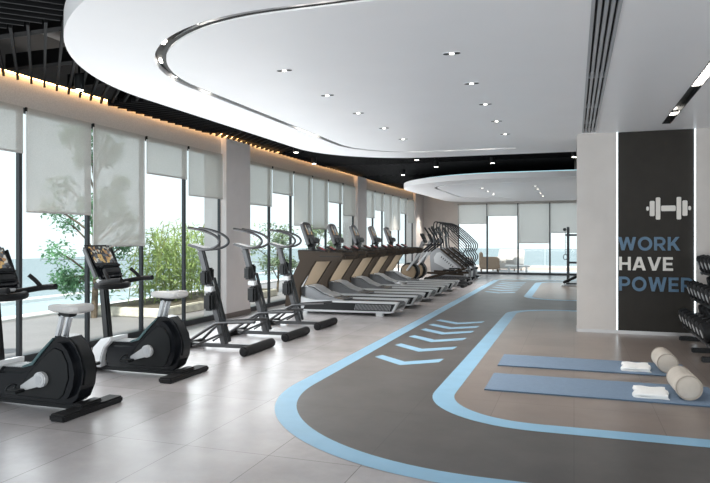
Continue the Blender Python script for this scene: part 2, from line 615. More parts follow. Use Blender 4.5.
# ---- plaster ceiling with rounded end and the recessed light slot
def ceiling_outline():
    pts = []
    pts += arc(-1.5, 6.0, 3.03, 270, 180, 40)
    pts += arc(-2.5, 10.09, 2.03, 180, 90, 24)
    pts += [(0.04, 12.15), (0.04, YF + 0.05), (XR, YF + 0.05), (XR, 2.97)]
    return pts
def slot_outline(o=0.0, w=0.095):
    def path(k):
        return ([(-0.9, 3.9 + k)] + arc(-1.95, 5.7, 1.8 - k, 270, 180, 24) + arc(-2.35, 9.95, 1.4 - k, 180, 90, 20) + [(-0.95, 11.35 - k)])
    return path(0), path(w)
so, si = slot_outline()
def filled_curve(name, loops, z0, z1, material):
    c = bpy.data.curves.new(name, 'CURVE')
    c.dimensions = '2D'
    c.fill_mode = 'BOTH'
    c.extrude = (z1 - z0) / 2
    for L in loops:
        s = c.splines.new('POLY')
        s.points.add(len(L) - 1)
        for p, q in zip(s.points, L):
            p.co = (q[0], q[1], 0, 1)
        s.use_cyclic_u = True
    o = bpy.data.objects.new(name, c)
    COL.objects.link(o)
    dg = bpy.context.evaluated_depsgraph_get()
    me = bpy.data.meshes.new_from_object(o.evaluated_get(dg))
    bpy.data.objects.remove(o)
    bpy.data.curves.remove(c)
    me.name = name
    me.materials.clear()
    me.materials.append(M[material])
    o = bpy.data.objects.new(name, me)
    o.location = (0, 0, (z0 + z1) / 2)
    COL.objects.link(o)
    return o
vent_hole = [(0.11, 3.2), (0.30, 3.2), (0.30, 10.0), (0.11, 10.0)]
lin_hole = [(1.125, 4.2), (1.235, 4.2), (1.235, 9.58), (1.125, 9.58)]
o = filled_curve('ceiling', [ceiling_outline(), so + si[::-1], vent_hole, lin_hole], ZC, ZC + 0.17, 'paint')
structure(o, 'large white plaster ceiling with a rounded end and a curved light slot', 'ceiling')

# far lower ceiling disc
def disc2():
    return arc(-1.55, 17.75, 2.95, 270, 180, 36) + arc(-3.2, 22.9, 1.25, 180, 90, 18) + [(XR, 24.15), (XR, 14.8)]
def slot2(w=0.08):
    def path(k):
        return [(-0.9, 15.85 + k)] + arc(-2.1, 17.35, 1.5 - k, 270, 180, 20) + arc(-2.6, 20.9, 1.0 - k, 180, 90, 16) + [(-1.9, 21.9 - k)]
    return path(0), path(w)
s2o, s2i = slot2()
o = filled_curve('ceiling_far', [disc2(), s2o + s2i[::-1]], 2.75, 2.88, 'paint')
structure(o, 'far white ceiling disc with a rounded end by the back windows', 'ceiling')
d2 = disc2()[:-1]
b = MB()
ins = [(p[0] + (0.10 if p[0] < -1.6 else 0), p[1] + (0.10 if p[1] < 17 else -0.1 if p[1] > 23.5 else 0)) for p in disc2()]
b.strip([(p[0], p[1], 2.885) for p in ins[:37]], [(p[0], p[1], 2.905) for p in ins[:37]])
b.quad((ins[0][0], ins[0][1], 2.885), (XR, 14.9, 2.885), (XR, 14.9, 2.905), (ins[0][0], ins[0][1], 2.905))
tag(b.build('cove_light', 'led_teal', smooth=0), 'cool light strip glowing on top of the far ceiling disc', 'light strip')

# ---- zigzag black slats
ZS0, ZS1 = 3.125, 3.183
flips = [-0.9, 1.5, 4.05, 6.75, 9.25, 11.85, 14.45, 17.05, 19.65, 22.25, 24.9]
def clip_seg(a, b, x0, x1):
    (ax, ay), (bx, by) = a, b
    if ax > bx:
        ax, ay, bx, by = bx, by, ax, ay
    if bx <= x0 or ax >= x1:
        return None
    t0 = max(0, (x0 - ax) / (bx - ax))
    t1 = min(1, (x1 - ax) / (bx - ax))
    return (ax + (bx - ax) * t0, ay + (by - ay) * t0), (ax + (bx - ax) * t1, ay + (by - ay) * t1)
grille = empty('ceiling_grille', (-3.0, 12.0, 3.2))
structure(grille, 'black zigzag slatted ceiling between the white plaster and the windows', 'slatted ceiling')
for i in range(len(flips) - 1):
    y0, y1 = flips[i], flips[i + 1]
    L = y1 - y0
    dirx = 1 if i % 2 else -1      # band 4.05-6.75 (i=2) runs towards the wall
    m = MB()
    x = -9.0
    while x < 3.2:
        c = clip_seg((x, y0), (x + dirx * L, y1), XW + 0.10, 0.0)
        if c and math.hypot(c[0][0] - c[1][0], c[0][1] - c[1][1]) > 0.05:
            a_, b_ = c
            m.bar((a_[0] + 3, a_[1] - 12, (ZS0 + ZS1) / 2 - 3.2), (b_[0] + 3, b_[1] - 12, (ZS0 + ZS1) / 2 - 3.2), 0.024, ZS1 - ZS0)
        x += 0.185
    m.build('slat_band', 'slat', grille, smooth=0)
m = MB()
y = 0.0
k = 0
while y < YB - 0.2:
    m.box(XW + 0.2 + 3, 3.0, y - 0.05 - 12, y + 0.05 - 12, -0.017, 0.13)
    y += 0.87
m.build('carrier_rail', 'slat', grille, smooth=0)

# ---- left wall: lintel, piers, base, windows, blinds
b = MB(); b.box(XW - 0.25, XW + 0.03, -0.2, YB, 2.86, 3.95)
structure(b.build('wall_left', 'lintel', smooth=0), 'pale wall band above the left windows lit by the warm cove', 'wall')
piers = ((9.79, 10.66, 'pale wall pier between the nearest and middle window bays'),
         (16.92, 17.74, 'pale wall pier between the middle and far window bays'),
         (23.85, YB + 0.1, 'pale wall pier at the far end of the left windows'))
for k, (y0, y1, lab) in enumerate(piers):
    b = MB(); b.box(XW - 0.3, XW + 0.14, y0, y1, 0.0, 3.14)
    structure(b.build('wall_pier', 'pier', smooth=0), lab, 'pier')
    b = MB(); b.box(XW + 0.14, XW + 0.152, y0, y1, 0.0, 0.085)
    b.box(XW - 0.1, XW + 0.152, y0 - 0.012, y0, 0.0, 0.085)
    structure(b.build('baseboard_left', 'base', smooth=0), 'dark skirting at the foot of the ' + lab[5:], 'skirting')

bays = [('nearest', 3.44, 9.79, [1.03, 1.055, 1.055, 1.065, 1.055, 1.09], (0.0, 2.30, 2.34, 1.69, 1.30, 2.32, 2.07)),
        ('middle', 10.66, 16.92, None, (2.03, 2.31, 1.67, 1.61, 2.29, 2.00)),
        ('far', 17.74, 23.85, None, (2.00, 2.25, 1.63, 1.67, 2.26, 1.96))]
bounds = {'nearest': [2.40, 3.44, 4.48, 5.535, 6.59, 7.66, 8.715, 9.79]}
bounds['nearest'] = bounds['nearest'][1:]
bounds['middle'] = [10.66 + 1.0433 * i for i in range(7)]
bounds['far'] = [17.74 + 1.0183 * i for i in range(7)]
bottoms = {'nearest': (2.30, 2.335, 1.685, 1.285, 2.32, 2.07), 'middle': (2.03, 2.31, 1.67, 1.61, 2.29, 2.00), 'far': (2.00, 2.25, 1.63, 1.67, 2.26, 1.96)}
ORD = ['first', 'second', 'third', 'fourth', 'fifth', 'sixth']
wi = 0
def window_x(y0, y1, lab):
    """one tall glazed panel of the left wall"""
    global wi
    wi += 1
    e = empty('window_%d' % wi, (XW + 0.012, (y0 + y1) / 2, 0))
    structure(e, lab, 'window')
    h = (y1 - y0) / 2
    m = MB()
    m.box(-0.035, 0.012, -h, -h + 0.022, 0.0, 2.86)
    m.box(-0.035, 0.012, h - 0.022, h, 0.0, 2.86)
    m.box(-0.05, 0.02, -h, h, 0.0, 0.085)
    m.box(-0.035, 0.012, -h, h, 2.80, 2.86)
    m.build('frame', 'frame', e, smooth=0)
    m = MB(); m.quad((-.012, -h + .022, .085), (-.012, h - .022, .085), (-.012, h - .022, 2.80), (-.012, -h + .022, 2.80))
    m.build('pane', 'glass', e, smooth=0)

def blind(loc, w, drop, lab, grp, axis='y', rz=0.0):
    """roller blind hanging down from loc"""
    e = empty('roller_blind', loc, rz)
    tag(e, lab, 'roller blind', grp)
    m = MB(); m.box(-0.002, 0.002, -w / 2, w / 2, -drop + 0.02, 0.0)
    m.build('fabric', 'blind', e, smooth=0)
    m = MB(); m.box(-0.006, 0.006, -w / 2, w / 2, -drop, -drop + 0.022, 0.003)
    m.build('bottom_bar', 'bar', e)
    m = MB(); m.box(-0.01, 0.012, -w / 2 - 0.018, -w / 2 - 0.002, -0.045, 0.0)
    m.build('bracket', 'black', e, smooth=0)
    m = MB(); m.tube([(0, -w / 2 - 0.010, -0.045), (0, -w / 2 - 0.010, -drop)], 0.005, 6)
    m.build('side_cord', 'white_plastic', e)
    return e

for bay, _, _, _, _ in bays:
    B = bounds[bay]
    for i in range(6):
        y0, y1 = B[i], B[i + 1]
        window_x(y0, y1, 'tall dark-framed window panel, %s of the %s bay on the left wall' % (ORD[i], bay))
        where = {'nearest': 'behind the bikes and first climber', 'middle': 'behind the climbers and treadmills', 'far': 'behind the far treadmills and ellipticals'}[bay]
        z = bottoms[bay][i]
        st = 'raised high' if z > 2.15 else 'lowered halfway' if z > 1.8 else 'pulled low'
        blind((XW + 0.075, (y0 + y1) / 2 + 0.01, 2.855), y1 - y0 - 0.05, 2.855 - z,
              'grey mesh roller blind %s, %s of the row %s' % (st, ORD[i], where), 'roller blinds on the left windows')

# warm cove light along the top of the window wall
b = MB(); b.box(XW + 0.03, XW + 0.15, -0.2, YB, 3.21, 3.95); b.box(XW + 0.137, XW + 0.15, -0.2, YB, 3.186, 3.21)
structure(b.build('cove_board', 'duct', smooth=0), 'grey board above the slat ends hiding the warm light', 'ceiling board')
b = MB(); b.box(XW + 0.05, XW + 0.066, 2.0, YB - 0.1, 3.198, 3.209)
tag(b.build('cove_light', 'led_warm', smooth=0), 'warm light strip hidden above the slat ends along the left windows', 'light strip')

# ---- back wall
b = MB()
b.box(XW - 0.3, -4.33, YB, YB + 0.2, 0, 3.95)
b.box(-4.33, XR + 0.2, YB, YB + 0.2, 2.74, 3.95)
structure(b.build('wall_back', 'wall', smooth=0), 'beige back wall around the far windows', 'wall')
bx = [-4.33, -3.2, -2.03, -0.86, 0.31, 1.48]
bz = (1.95, 2.25, 1.20, 1.59, 1.9)
for i in range(5):
    wi += 1
    x0, x1 = bx[i], bx[i + 1]
    e = empty('window_%d' % wi, ((x0 + x1) / 2, YB + 0.08, 0))
    structure(e, 'tall dark-framed window panel of the back wall, %s from the left' % ORD[i], 'window')
    h = (x1 - x0) / 2
    m = MB()
    m.box(-h, -h + 0.03, -0.05, 0.05, 0, 2.78)
    m.box(h - 0.03, h, -0.05, 0.05, 0, 2.78)
    m.box(-h, h, -0.07, 0.06, 0, 0.075)
    m.box(-h, h, -0.05, 0.05, 2.70, 2.78)
    m.build('frame', 'frame', e, smooth=0)
    m = MB(); m.quad((-h + .03, 0, .075), (h - .03, 0, .075), (h - .03, 0, 2.7), (-h + .03, 0, 2.7))
    m.build('pane', 'glass', e, smooth=0)
    if i < 4:
        blind(((x0 + x1) / 2, YB - 0.05, 2.735), x1 - x0 - 0.04, 2.735 - bz[i],
              'grey mesh roller blind on the back wall windows, %s' % ('leftmost of the four', 'shortest of the four', 'pulled lowest of the four', 'partly hidden by the feature wall')[i],
              'roller blinds on the back windows', rz=-math.pi / 2)

# ---- feature wall with the slogan
b = MB()
b.box(0.04, 0.60, YF, YF + 0.35, 0.0, ZC)
structure(b.build('wall_feature', 'wall', smooth=0), 'warm grey end of the feature wall left of the dark panel', 'wall')
b = MB(); b.box(1.62, XR, YF, YF + 0.35, 0.0, ZC)
structure(b.build('wall_right_feature', 'wall', smooth=0), 'warm grey wall right of the dark slogan panel', 'wall')
b = MB(); b.box(0.60, 1.62, YF + 0.02, YF + 0.35, 0.0, ZC)
structure(b.build('wall_panel', 'dark_panel', smooth=0), 'dark brown wall panel carrying the slogan', 'wall panel')
b = MB(); b.box(0.035, XR, YF - 0.008, YF + 0.0, 0.0, 0.05); b.box(0.030, 0.04, YF - 0.008, YF + 0.35, 0, 0.05)
structure(b.build('baseboard_feature', 'skirting', smooth=0), 'thin steel skirting along the feature wall', 'skirting')
for x, l in ((0.60, 'left'), (1.62, 'right')):
    b = MB(); b.box(x - 0.008, x + 0.008, YF - 0.004, YF + 0.018, 0.052, ZC - 0.005)
    tag(b.build('wall_light', 'led_cool', smooth=0), 'cool white vertical light strip on the %s edge of the dark slogan panel' % l, 'light strip', 'vertical light strips of the slogan panel')
b = MB(); b.box(XR, XR + 0.2, 1.0, YF + 0.3, 0, 3.95)
structure(b.build('wall_right', 'wall', smooth=0), 'warm grey side wall of the weights area', 'wall')
b = MB(); b.box(XR, XR + 0.2, YF + 0.3, YB + 0.2, 0, 3.95)
structure(b.build('wall_right_far', 'wall', smooth=0), 'warm grey side wall behind the feature wall', 'wall')
b = MB(); b.box(-0.005, 0.035, 11.6, 12.3, 0, 2.75)

# lettering: unit letters, height 1
def L_bar(m, a, b_, w, t0, t1):
    ax, az = a; bx_, bz_ = b_
    d = Vector((bx_ - ax, bz_ - az)); n = Vector((-d.y, d.x)).normalized() * (w / 2)
    m.prism([(ax + n.x, az + n.y), (bx_ + n.x, bz_ + n.y), (bx_ - n.x, bz_ - n.y), (ax - n.x, az - n.y)], t0, t1, 'y')
def L_poly(m, pts, t0, t1):
    m.prism(pts, t0, t1, 'y')
def L_ring(m, cx, cz, rx, rz_, w, a0, a1, t0, t1, n=20):
    for i in range(n):
        p, q = R(a0 + (a1 - a0) * i / n), R(a0 + (a1 - a0) * (i + 1) / n)
        m.prism([(cx + rx * math.cos(p), cz + rz_ * math.sin(p)), (cx + rx * math.cos(q), cz + rz_ * math.sin(q)),
                 (cx + (rx - w) * math.cos(q), cz + (rz_ - w) * math.sin(q)), (cx + (rx - w) * math.cos(p), cz + (rz_ - w) * math.sin(p))], t0, t1, 'y')
S_ = 0.21
def letter(ch, m, t0, t1):
    """draws ch from x=0; returns its width"""
    step = [0]
    def front():                                # every stroke a hair deeper than the last, so joints stay clean
        step[0] += 1
        return t0 - 0.0005 * step[0]
    def rect(x0, x1, z0, z1):
        m.prism([(x0, z0), (x1, z0), (x1, z1), (x0, z1)], front(), t1, 'y')
    def sl(x0, z0, x1, z1, w=S_ * 1.12):      # slanted stroke with horizontal cuts
        m.prism([(x0 - w / 2, z0), (x0 + w / 2, z0), (x1 + w / 2, z1), (x1 - w / 2, z1)], front(), t1, 'y')
    if ch == 'W':
        sl(0.36, 0, 0.12, 1); sl(0.36, 0, 0.66, 1, 0.2); sl(0.96, 0, 0.66, 1, 0.2); sl(0.96, 0, 1.20, 1); return 1.32
    if ch == 'O':
        L_ring(m, 0.53, 0.5, 0.53, 0.52, S_, 0, 360, t0, t1, 32); return 1.06
    if ch in 'RP':
        rect(0, S_, 0, 1)
        rect(S_, 0.46, 1 - S_ * 0.85, 1); rect(S_, 0.46, 0.33, 0.33 + S_ * 0.85)
        L_ring(m, 0.46, 0.665, 0.36, 0.335, S_ * 0.9, -90, 90, t0, t1, 16)
        if ch == 'R':
            sl(0.72, 0, 0.46, 0.36, 0.25)
            return 0.86
        return 0.82
    if ch == 'K':
        rect(0, S_, 0, 1); sl(0.20, 0.36, 0.70, 1, 0.26); sl(0.75, 0, 0.38, 0.56, 0.26); return 0.9
    if ch == 'H':
        rect(0, S_, 0, 1); rect(0.66, 0.66 + S_, 0, 1); rect(S_, 0.66, 0.41, 0.59); return 0.87
    if ch == 'A':
        sl(0.115, 0, 0.46, 1); sl(0.86, 0, 0.52, 1); rect(0.24, 0.74, 0.2, 0.37); return 0.98
    if ch == 'V':
        sl(0.46, 0, 0.115, 1); sl(0.50, 0, 0.86, 1); return 0.98
    if ch == 'E':
        rect(0, S_, 0, 1); rect(S_, 0.72, 0, 0.18); rect(S_, 0.70, 0.82, 1); rect(S_, 0.66, 0.41, 0.59); return 0.75
def word(text, x0, x1, z0, z1, material, lab):
    e = empty('wall_sign', (x0, YF + 0.02, z0))
    tag(e, lab, 'sign', 'slogan words on the dark panel')
    ws = []
    gap = 0.13
    for ch in text:
        t = MB(); ws.append(letter(ch, t, 0, 0.01)); t.bm.free()
    tot = sum(ws) + gap * (len(text) - 1)
    sx = (x1 - x0) / tot
    x = 0
    for ch, w in zip(text, ws):
        m = MB(); letter(ch, m, -0.018, 0.0)
        bmesh.ops.transform(m.bm, matrix=Matrix.Translation((x * sx, 0, 0)) @ Matrix.Diagonal((sx, 1, z1 - z0, 1)), verts=m.bm.verts)
        m.build('letter', material, e, smooth=0)
        x += w + gap
word('WORK', 0.615, 1.435, 1.22, 1.415, 'sign_blue', 'raised blue word WORK on the dark panel, top line')
word('HAVE', 0.625, 1.345, 0.93, 1.125, 'sign_white', 'raised off-white word HAVE on the dark panel, middle line')
word('POWER', 0.625, 1.60, 0.63, 0.835, 'sign_blue', 'raised blue word POWER on the dark panel, bottom line')
e = empty('wall_emblem', (1.28, YF + 0.02, 1.825))
tag(e, 'off-white dumbbell emblem raised on the dark panel above the words', 'sign')
for nm, pieces in (('handle', [(-0.095, 0.095, -0.04, 0.04)]), ('weight_plate', [(-0.165, -0.105, -0.16, 0.16)]), ('weight_plate', [(0.105, 0.165, -0.16, 0.16)]),
                   ('weight_plate', [(-0.245, -0.18, -0.11, 0.11)]), ('weight_plate', [(0.18, 0.245, -0.11, 0.11)]),
                   ('bar_end', [(-0.29, -0.255, -0.03, 0.03)]), ('bar_end', [(0.255, 0.29, -0.03, 0.03)])):
    m = MB()
    for p in pieces:
        m.box(p[0], p[1], -0.022, 0.0, p[2], p[3], 0.008)
    m.build(nm, 'sign_white', e)

# ================================================================== CEILING FITTINGS
# linear diffuser grille
e = empty('air_vent', (0.205, 6.6, ZC))
tag(e, 'long grey linear air vent with dark slots in the white ceiling', 'vent')
m = MB(); m.box(-0.094, 0.094, -3.38, 3.38, 0.06, 0.08); m.build('backing', 'vent_dark', e, smooth=0)
for k in range(5):
    x = -0.084 + 0.042 * k
    m = MB(); m.box(x - 0.0125, x + 0.0125, -3.38, 3.38, -0.006, 0.03, 0.003); m.build('fin', 'vent', e)
for y in (-2.2, 0, 1.5, 2.6):
    m = MB(); m.box(-0.094, 0.094, y - 0.006, y + 0.006, -0.004, 0.05)
    m.build('cross_bar', 'vent', e, smooth=0)

# right linear track with lamp modules
e = empty('linear_light', (1.18, 6.9, ZC))
tag(e, 'black recessed linear light channel in the white ceiling near the slogan wall', 'ceiling light')
m = MB()
m.box(-0.053, 0.053, -2.68, 2.66, 0.05, 0.065); m.box(-0.053, -0.047, -2.68, 2.66, -0.004, 0.05); m.box(0.047, 0.053, -2.68, 2.66, -0.004, 0.05)
m.box(-0.047, 0.047, 2.65, 2.66, -0.004, 0.05)
m.build('channel', 'black', e, smooth=0)
def lamp_module(y0, y1):
    m = MB(); m.box(-0.038, 0.038, y0, y1, 0.012, 0.03); o = m.build('lamp_module', 'lens', e, smooth=0)
    n = max(2, int((y1 - y0) / 0.075))
    for i in range(n + 1):
        yy = y0 + (y1 - y0) * i / n
        q = MB(); q.box(-0.04, 0.04, yy - 0.006, yy + 0.006, 0.004, 0.03)
        q.build('louvre', 'black', o, smooth=0)
lamp_module(1.86, 2.10)
lamp_module(-0.95, 0.45)
lamp_module(-2.5, -1.6)

# curved slot lights
def slot_light(name, A, B, z, segs, lab):
    e = empty(name, (0, 0, 0))
    tag(e, lab, 'ceiling light')
    A = A; B = B
    m = MB()
    m.strip([(p[0], p[1], z + 0.05) for p in A], [(p[0], p[1], z + 0.05) for p in B])
    m.strip([(p[0] + (q[0] - p[0]) * 0.60, p[1] + (q[1] - p[1]) * 0.60, z + 0.012) for p, q in zip(A, B)],
            [(p[0] + (q[0] - p[0]) * 0.97, p[1] + (q[1] - p[1]) * 0.97, z + 0.012) for p, q in zip(A, B)])
    m.build('channel', 'recess', e, smooth=0)
    # cumulative path to place lamps
    mid = [Vector(((p[0] * 0.6 + q[0] * 0.4), (p[1] * 0.6 + q[1] * 0.4), z + 0.026)) for p, q in zip(A, B)]
    cum = [0]
    for a_, b_ in zip(mid, mid[1:]):
        cum.append(cum[-1] + (b_ - a_).length)
    def at(s):
        for i in range(len(cum) - 1):
            if cum[i + 1] >= s:
                t = (s - cum[i]) / (cum[i + 1] - cum[i])
                return mid[i].lerp(mid[i + 1], t)
        return mid[-1]
    for s in segs:
        p = at(s * cum[-1])
        m = MB(); m.cyl(p, p + Vector((0, 0, 0.02)), 0.015, seg=12)
        m.build('lamp', 'lens', e)
seg1 = [0.045, 0.06, 0.075, 0.14, 0.15, 0.20, 0.205, 0.25, 0.255, 0.30, 0.35, 0.36, 0.56, 0.57, 0.58, 0.59, 0.60, 0.61, 0.62, 0.63, 0.845, 0.86, 0.90, 0.94, 0.95, 0.96]
slot_light('track_light', so, si, ZC, seg1, 'curved slot light looping through the large white ceiling')
slot_light('track_light', s2o, s2i, 2.75, [0.1, 0.3, 0.5, 0.7, 0.9], 'curved slot light in the far ceiling disc')

# twin downlights
dl_master = None
rows = [(-2.53, 'left row', (5.38, 6.47, 7.52, 8.66, 9.72), ZC), (-0.97, 'right row', (5.34, 6.44, 7.49, 8.63, 9.74), ZC),
        (-2.34, 'far disc, left row', (17.46, 18.62, 19.96), 2.75), (-0.95, 'far disc, right row', (17.23, 18.32, 19.97, 21.44), 2.75)]
for x, rn, ys, z in rows:
    for i, y in enumerate(ys):
        lab = 'recessed twin downlight in the ceiling, %s, %s from the front' % (rn, ORD[i])
        if dl_master is None:
            e = empty('downlight', (x, y, z))
            m = MB()
            m.box(-0.075, 0.075, -0.035, 0.035, -0.004, 0.0, 0.002); m.build('trim', 'paint', e)
            for s in (-1, 1):
                m = MB(); m.cyl((s * 0.045, 0, -0.0055), (s * 0.045, 0, -0.0035), 0.028, seg=16); m.build('cup', 'recess', e)
            m = MB(); m.cyl((0.0, 0, -0.007), (0.0, 0, -0.004), 0.019, seg=14); m.build('lens', 'lens', e)
            dl_master = e
            o = e
        else:
            o = copy_tree(dl_master)
            o.location = (x, y, z)
        tag(o, lab, 'downlight', 'twin downlights in the white ceilings')
        lamp('downlight_beam', 'SPOT', (x, y, z - 0.03), (0, 0, 0), 55 if z == ZC else 75, (1.0, 0.95, 0.88), spot_size=R(100), spot_blend=0.8, shadow_soft_size=0.05)

# black cylinder spotlights
sp = [(-5.06, 5.58, 'in the slats above the nearest blinds'), (-4.92, 10.97, 'above the first wall pier'), (-5.3, 12.76, 'beside the middle window bay'),
      (-4.11, 15.77, 'above the treadmills between the two white ceilings'), (-3.05, 12.83, 'just behind the edge of the large white ceiling'),
      (-5.2, 20.99, 'beside the far window bay'), (-5.2, 24.3, 'in the far left corner'), (-1.65, 13.9, 'hanging in the dark gap between the white ceilings'),
      (0.0, 13.37, 'in the dark gap beside the column'), (-2.93, 14.2, 'in the dark gap left of the hanging one')]
sm = None
for x, y, w in sp:
    if sm is None:
        e = empty('spotlight', (x, y, 3.0))
        m = MB(); m.cyl((0, 0, 0), (0, 0, 0.17), 0.052, seg=24, bevel=0.004); m.build('housing', 'black', e)
        m = MB(); m.cyl((0, 0, 0.17), (0, 0, 0.27), 0.012, seg=10); m.build('stem', 'black', e)
        m = MB(); m.cyl((0, 0, -0.004), (0, 0, 0.0), 0.042, seg=24); m.build('lens', 'lens', e)
        sm = e; o = e
    else:
        o = copy_tree(sm); o.location = (x, y, 3.0)
    tag(o, 'black cylinder spotlight with glowing lens ' + w, 'spotlight', 'black cylinder spotlights')
    if True:
        lamp('spotlight_beam', 'SPOT', (x, y, 2.985), (0, 0, 0), 45 if y < 20 else 260, (1.0, 0.93, 0.84), spot_size=R(75), spot_blend=0.7, shadow_soft_size=0.04)

# ================================================================== EXERCISE BIKES
def make_bike():
    e = empty('exercise_bike', (-4.15, 5.56, 0))
    X0 = 4.15
    def w(pts): return [((x if x < -4.2 else -4.2 + (x + 4.2) * 0.84) + X0, z) for x, z in pts]
    m = MB(); m.box(-4.93 + X0, -3.7 + X0, -0.07, 0.07, 0.02, 0.065, 0.01)
    m.build('base_rail', 'black', e)
    for x in (-3.72, -4.90):
        m = MB(); m.box(x - 0.075 + X0, x + 0.075 + X0, -0.34, 0.34, 0.0, 0.055, 0.014)
        m.box(x - 0.05 + X0, x + 0.05 + X0, -0.12, 0.12, 0.05, 0.085, 0.014)
        m.build('foot_bar', 'black_matte', e)
    body = w([(-4.60, .065), (-4.63, .13), (-4.61, .28), (-4.55, .325), (-4.30, .33), (-4.20, .36), (-4.08, .47), (-3.96, .575), (-3.88, .61), (-3.79, .60), (-3.70, .53),
              (-3.635, .43), (-3.605, .33), (-3.625, .21), (-3.68, .11), (-3.74, .07)])
    m = MB(); m.prism(body, -0.125, 0.125, 'y', 0.045, seg=4)
    m.build('shroud', 'gloss', e)
    # recessed side covers
    for s in (-1, 1):
        m = MB()
        m.prism(w([(-4.33, .11), (-4.20, .30), (-4.02, .44), (-3.89, .52), (-3.80, .50), (-3.73, .40), (-3.72, .28), (-3.78, .15), (-3.84, .11)]), s * 0.124, s * 0.132, 'y', 0.004)
        m.build('side_cover', 'black', e)
    # glossy sloping trim on the nose of the shroud
    m = MB()
    m.prism(w([(-4.31, .330), (-4.20, .358), (-4.08, .468), (-3.955, .574), (-3.955, .592), (-4.09, .492), (-4.215, .378), (-4.31, .345)]), -0.095, 0.095, 'y', 0.004)
    m.build('shroud_trim', 'teal_dark', e)
    m = MB()
    m.prism(w([(-3.79, .58), (-3.70, .52), (-3.635, .42), (-3.605, .33), (-3.622, .22), (-3.612, .22), (-3.592, .33), (-3.622, .43), (-3.69, .535), (-3.785, .597)]), -0.06, 0.06, 'y', 0.003)
    m.build('rear_strip', 'black', e)
    # white front cover
    m = MB()
    m.prism(w([(-4.52, .375), (-4.64, .355), (-4.74, .26), (-4.80, .06), (-4.65, .06), (-4.63, .17), (-4.59, .27), (-4.52, .335)]), -0.145, 0.145, 'y', 0.012)
    m.build('front_cover', 'white_plastic', e)
    m = MB()
    for i in range(9):
        x = -4.52 + 0.026 * i + X0
        m.box(x - 0.004, x + 0.004, -0.08, 0.08, 0.325, 0.340)
    m.build('air_grille', 'silver_plastic', e, smooth=0)
    # cranks
    for s, ang in ((-1, 205), (1, 25)):
        c = Vector((-4.06 + X0, s * 0.14, 0.262))
        d = Vector((math.cos(R(ang)), 0, math.sin(R(ang)) * 0.95))
        m = MB()
        m.cyl(c + Vector((0, s * -0.02, 0)), c + Vector((0, s * 0.03, 0)), 0.062, seg=28, bevel=0.008)
        p = c + d * 0.20
        pr_ = Vector((-d.z, 0, d.x))
        q = [c + pr_ * 0.052, c + d * 0.2 + pr_ * 0.024, c + d * 0.215, c + d * 0.2 - pr_ * 0.024, c - pr_ * 0.052]
        m.prism([(v.x, v.z) for v in q], c.y + s * 0.004, c.y + s * 0.028, 'y', 0.004)
        cr = m.build('crank', 'silver_plastic', e)
        m = MB()
        m.cyl(c + Vector((0, s * 0.03, 0)), c + Vector((0, s * 0.034, 0)), 0.03, seg=20)
        m.build('crank_cap', 'silver', cr)
        pc = c + d * 0.2 + Vector((0, s * 0.085, -0.01))
        m = MB(); m.box(pc.x - 0.06, pc.x + 0.055, pc.y - 0.05, pc.y + 0.05, pc.z - 0.014, pc.z + 0.014, 0.008)
        m.cyl((pc.x, pc.y - s * 0.07, pc.z), (pc.x, pc.y, pc.z), 0.009, seg=8)
        m.tube([(pc.x - 0.05, pc.y - 0.045, pc.z + 0.012), (pc.x - 0.03, pc.y - 0.04, pc.z + 0.05), (pc.x - 0.03, pc.y + 0.04, pc.z + 0.05), (pc.x - 0.05, pc.y + 0.045, pc.z + 0.012)], 0.007, 6, smooth=1)
        m.build('pedal', 'black', cr)
    # seat post: twin silver tubes in a collar
    m = MB()
    m.bar((-4.03 + X0, -0.026, 0.50), (-3.955 + X0, -0.026, 0.765), 0.035, 0.052, 0.012)
    m.bar((-4.0 + X0, 0.026, 0.50), (-3.925 + X0, 0.026, 0.765), 0.035, 0.052, 0.012)
    m.build('seat_post', 'silver', e)
    m = MB(); m.box(-4.03 + X0, -3.87 + X0, -0.06, 0.06, 0.555, 0.60, 0.015); m.build('post_collar', 'black', e)
    # saddle: rounded plan outline lofted
    m = MB()
    sec = [(-4.115, .008, .832, .820), (-4.105, .026, .846, .800), (-4.06, .038, .855, .790), (-4.00, .044, .858, .786), (-3.94, .060, .858, .784), (-3.88, .092, .862, .784), (-3.82, .115, .868, .786),
           (-3.77, .116, .868, .790), (-3.74, .095, .862, .800), (-3.728, .05, .848, .815)]
    rings = []
    for x, hw, zt, zb in sec:
        ring = []
        for q in range(20):
            a = q * 2 * math.pi / 20
            cx_, sz = math.cos(a), math.sin(a)
            e_ = lambda t: math.copysign(abs(t) ** 0.65, t)
            ring.append(m.bm.verts.new((x + X0, hw * e_(cx_), (zt + zb) / 2 + (zt - zb) / 2 * e_(sz))))
        rings.append(ring)
    for a, b_ in zip(rings, rings[1:]):
        for q in range(20):
            m.bm.faces.new((a[q], a[(q + 1) % 20], b_[(q + 1) % 20], b_[q]))
    m.bm.faces.new(rings[0][::-1]); m.bm.faces.new(rings[-1])
    m.build('saddle', 'saddle', e)
    m = MB(); m.box(-4.0 + X0, -3.86 + X0, -0.04, 0.04, 0.757, 0.79, 0.01); m.build('saddle_clamp', 'black', e)
    # handlebar column
    m = MB(); m.bar((-4.655 + X0, 0, 0.28), (-4.725 + X0, 0, 0.94), 0.075, 0.085, 0.015, up=(1, 0, 0)); m.build('column', 'black', e)
    # console: tilted tray, display, shelf
    t = Matrix.Translation((-4.71 + X0, 0, 1.135)) @ Matrix.Rotation(R(-30), 4, 'Y')
    m = MB()
    m.box(-0.035, 0.015, -0.195, 0.195, -0.07, 0.225, 0.025, t)
    m.box(-0.03, 0.03, -0.17, 0.17, -0.20, -0.04, 0.02, t)
    con = m.build('console', 'gloss', e)
    m = MB(); m.box(0.012, 0.020, -0.150, 0.150, -0.005, 0.19, 0.003, t); m.build('display', 'screen', con)
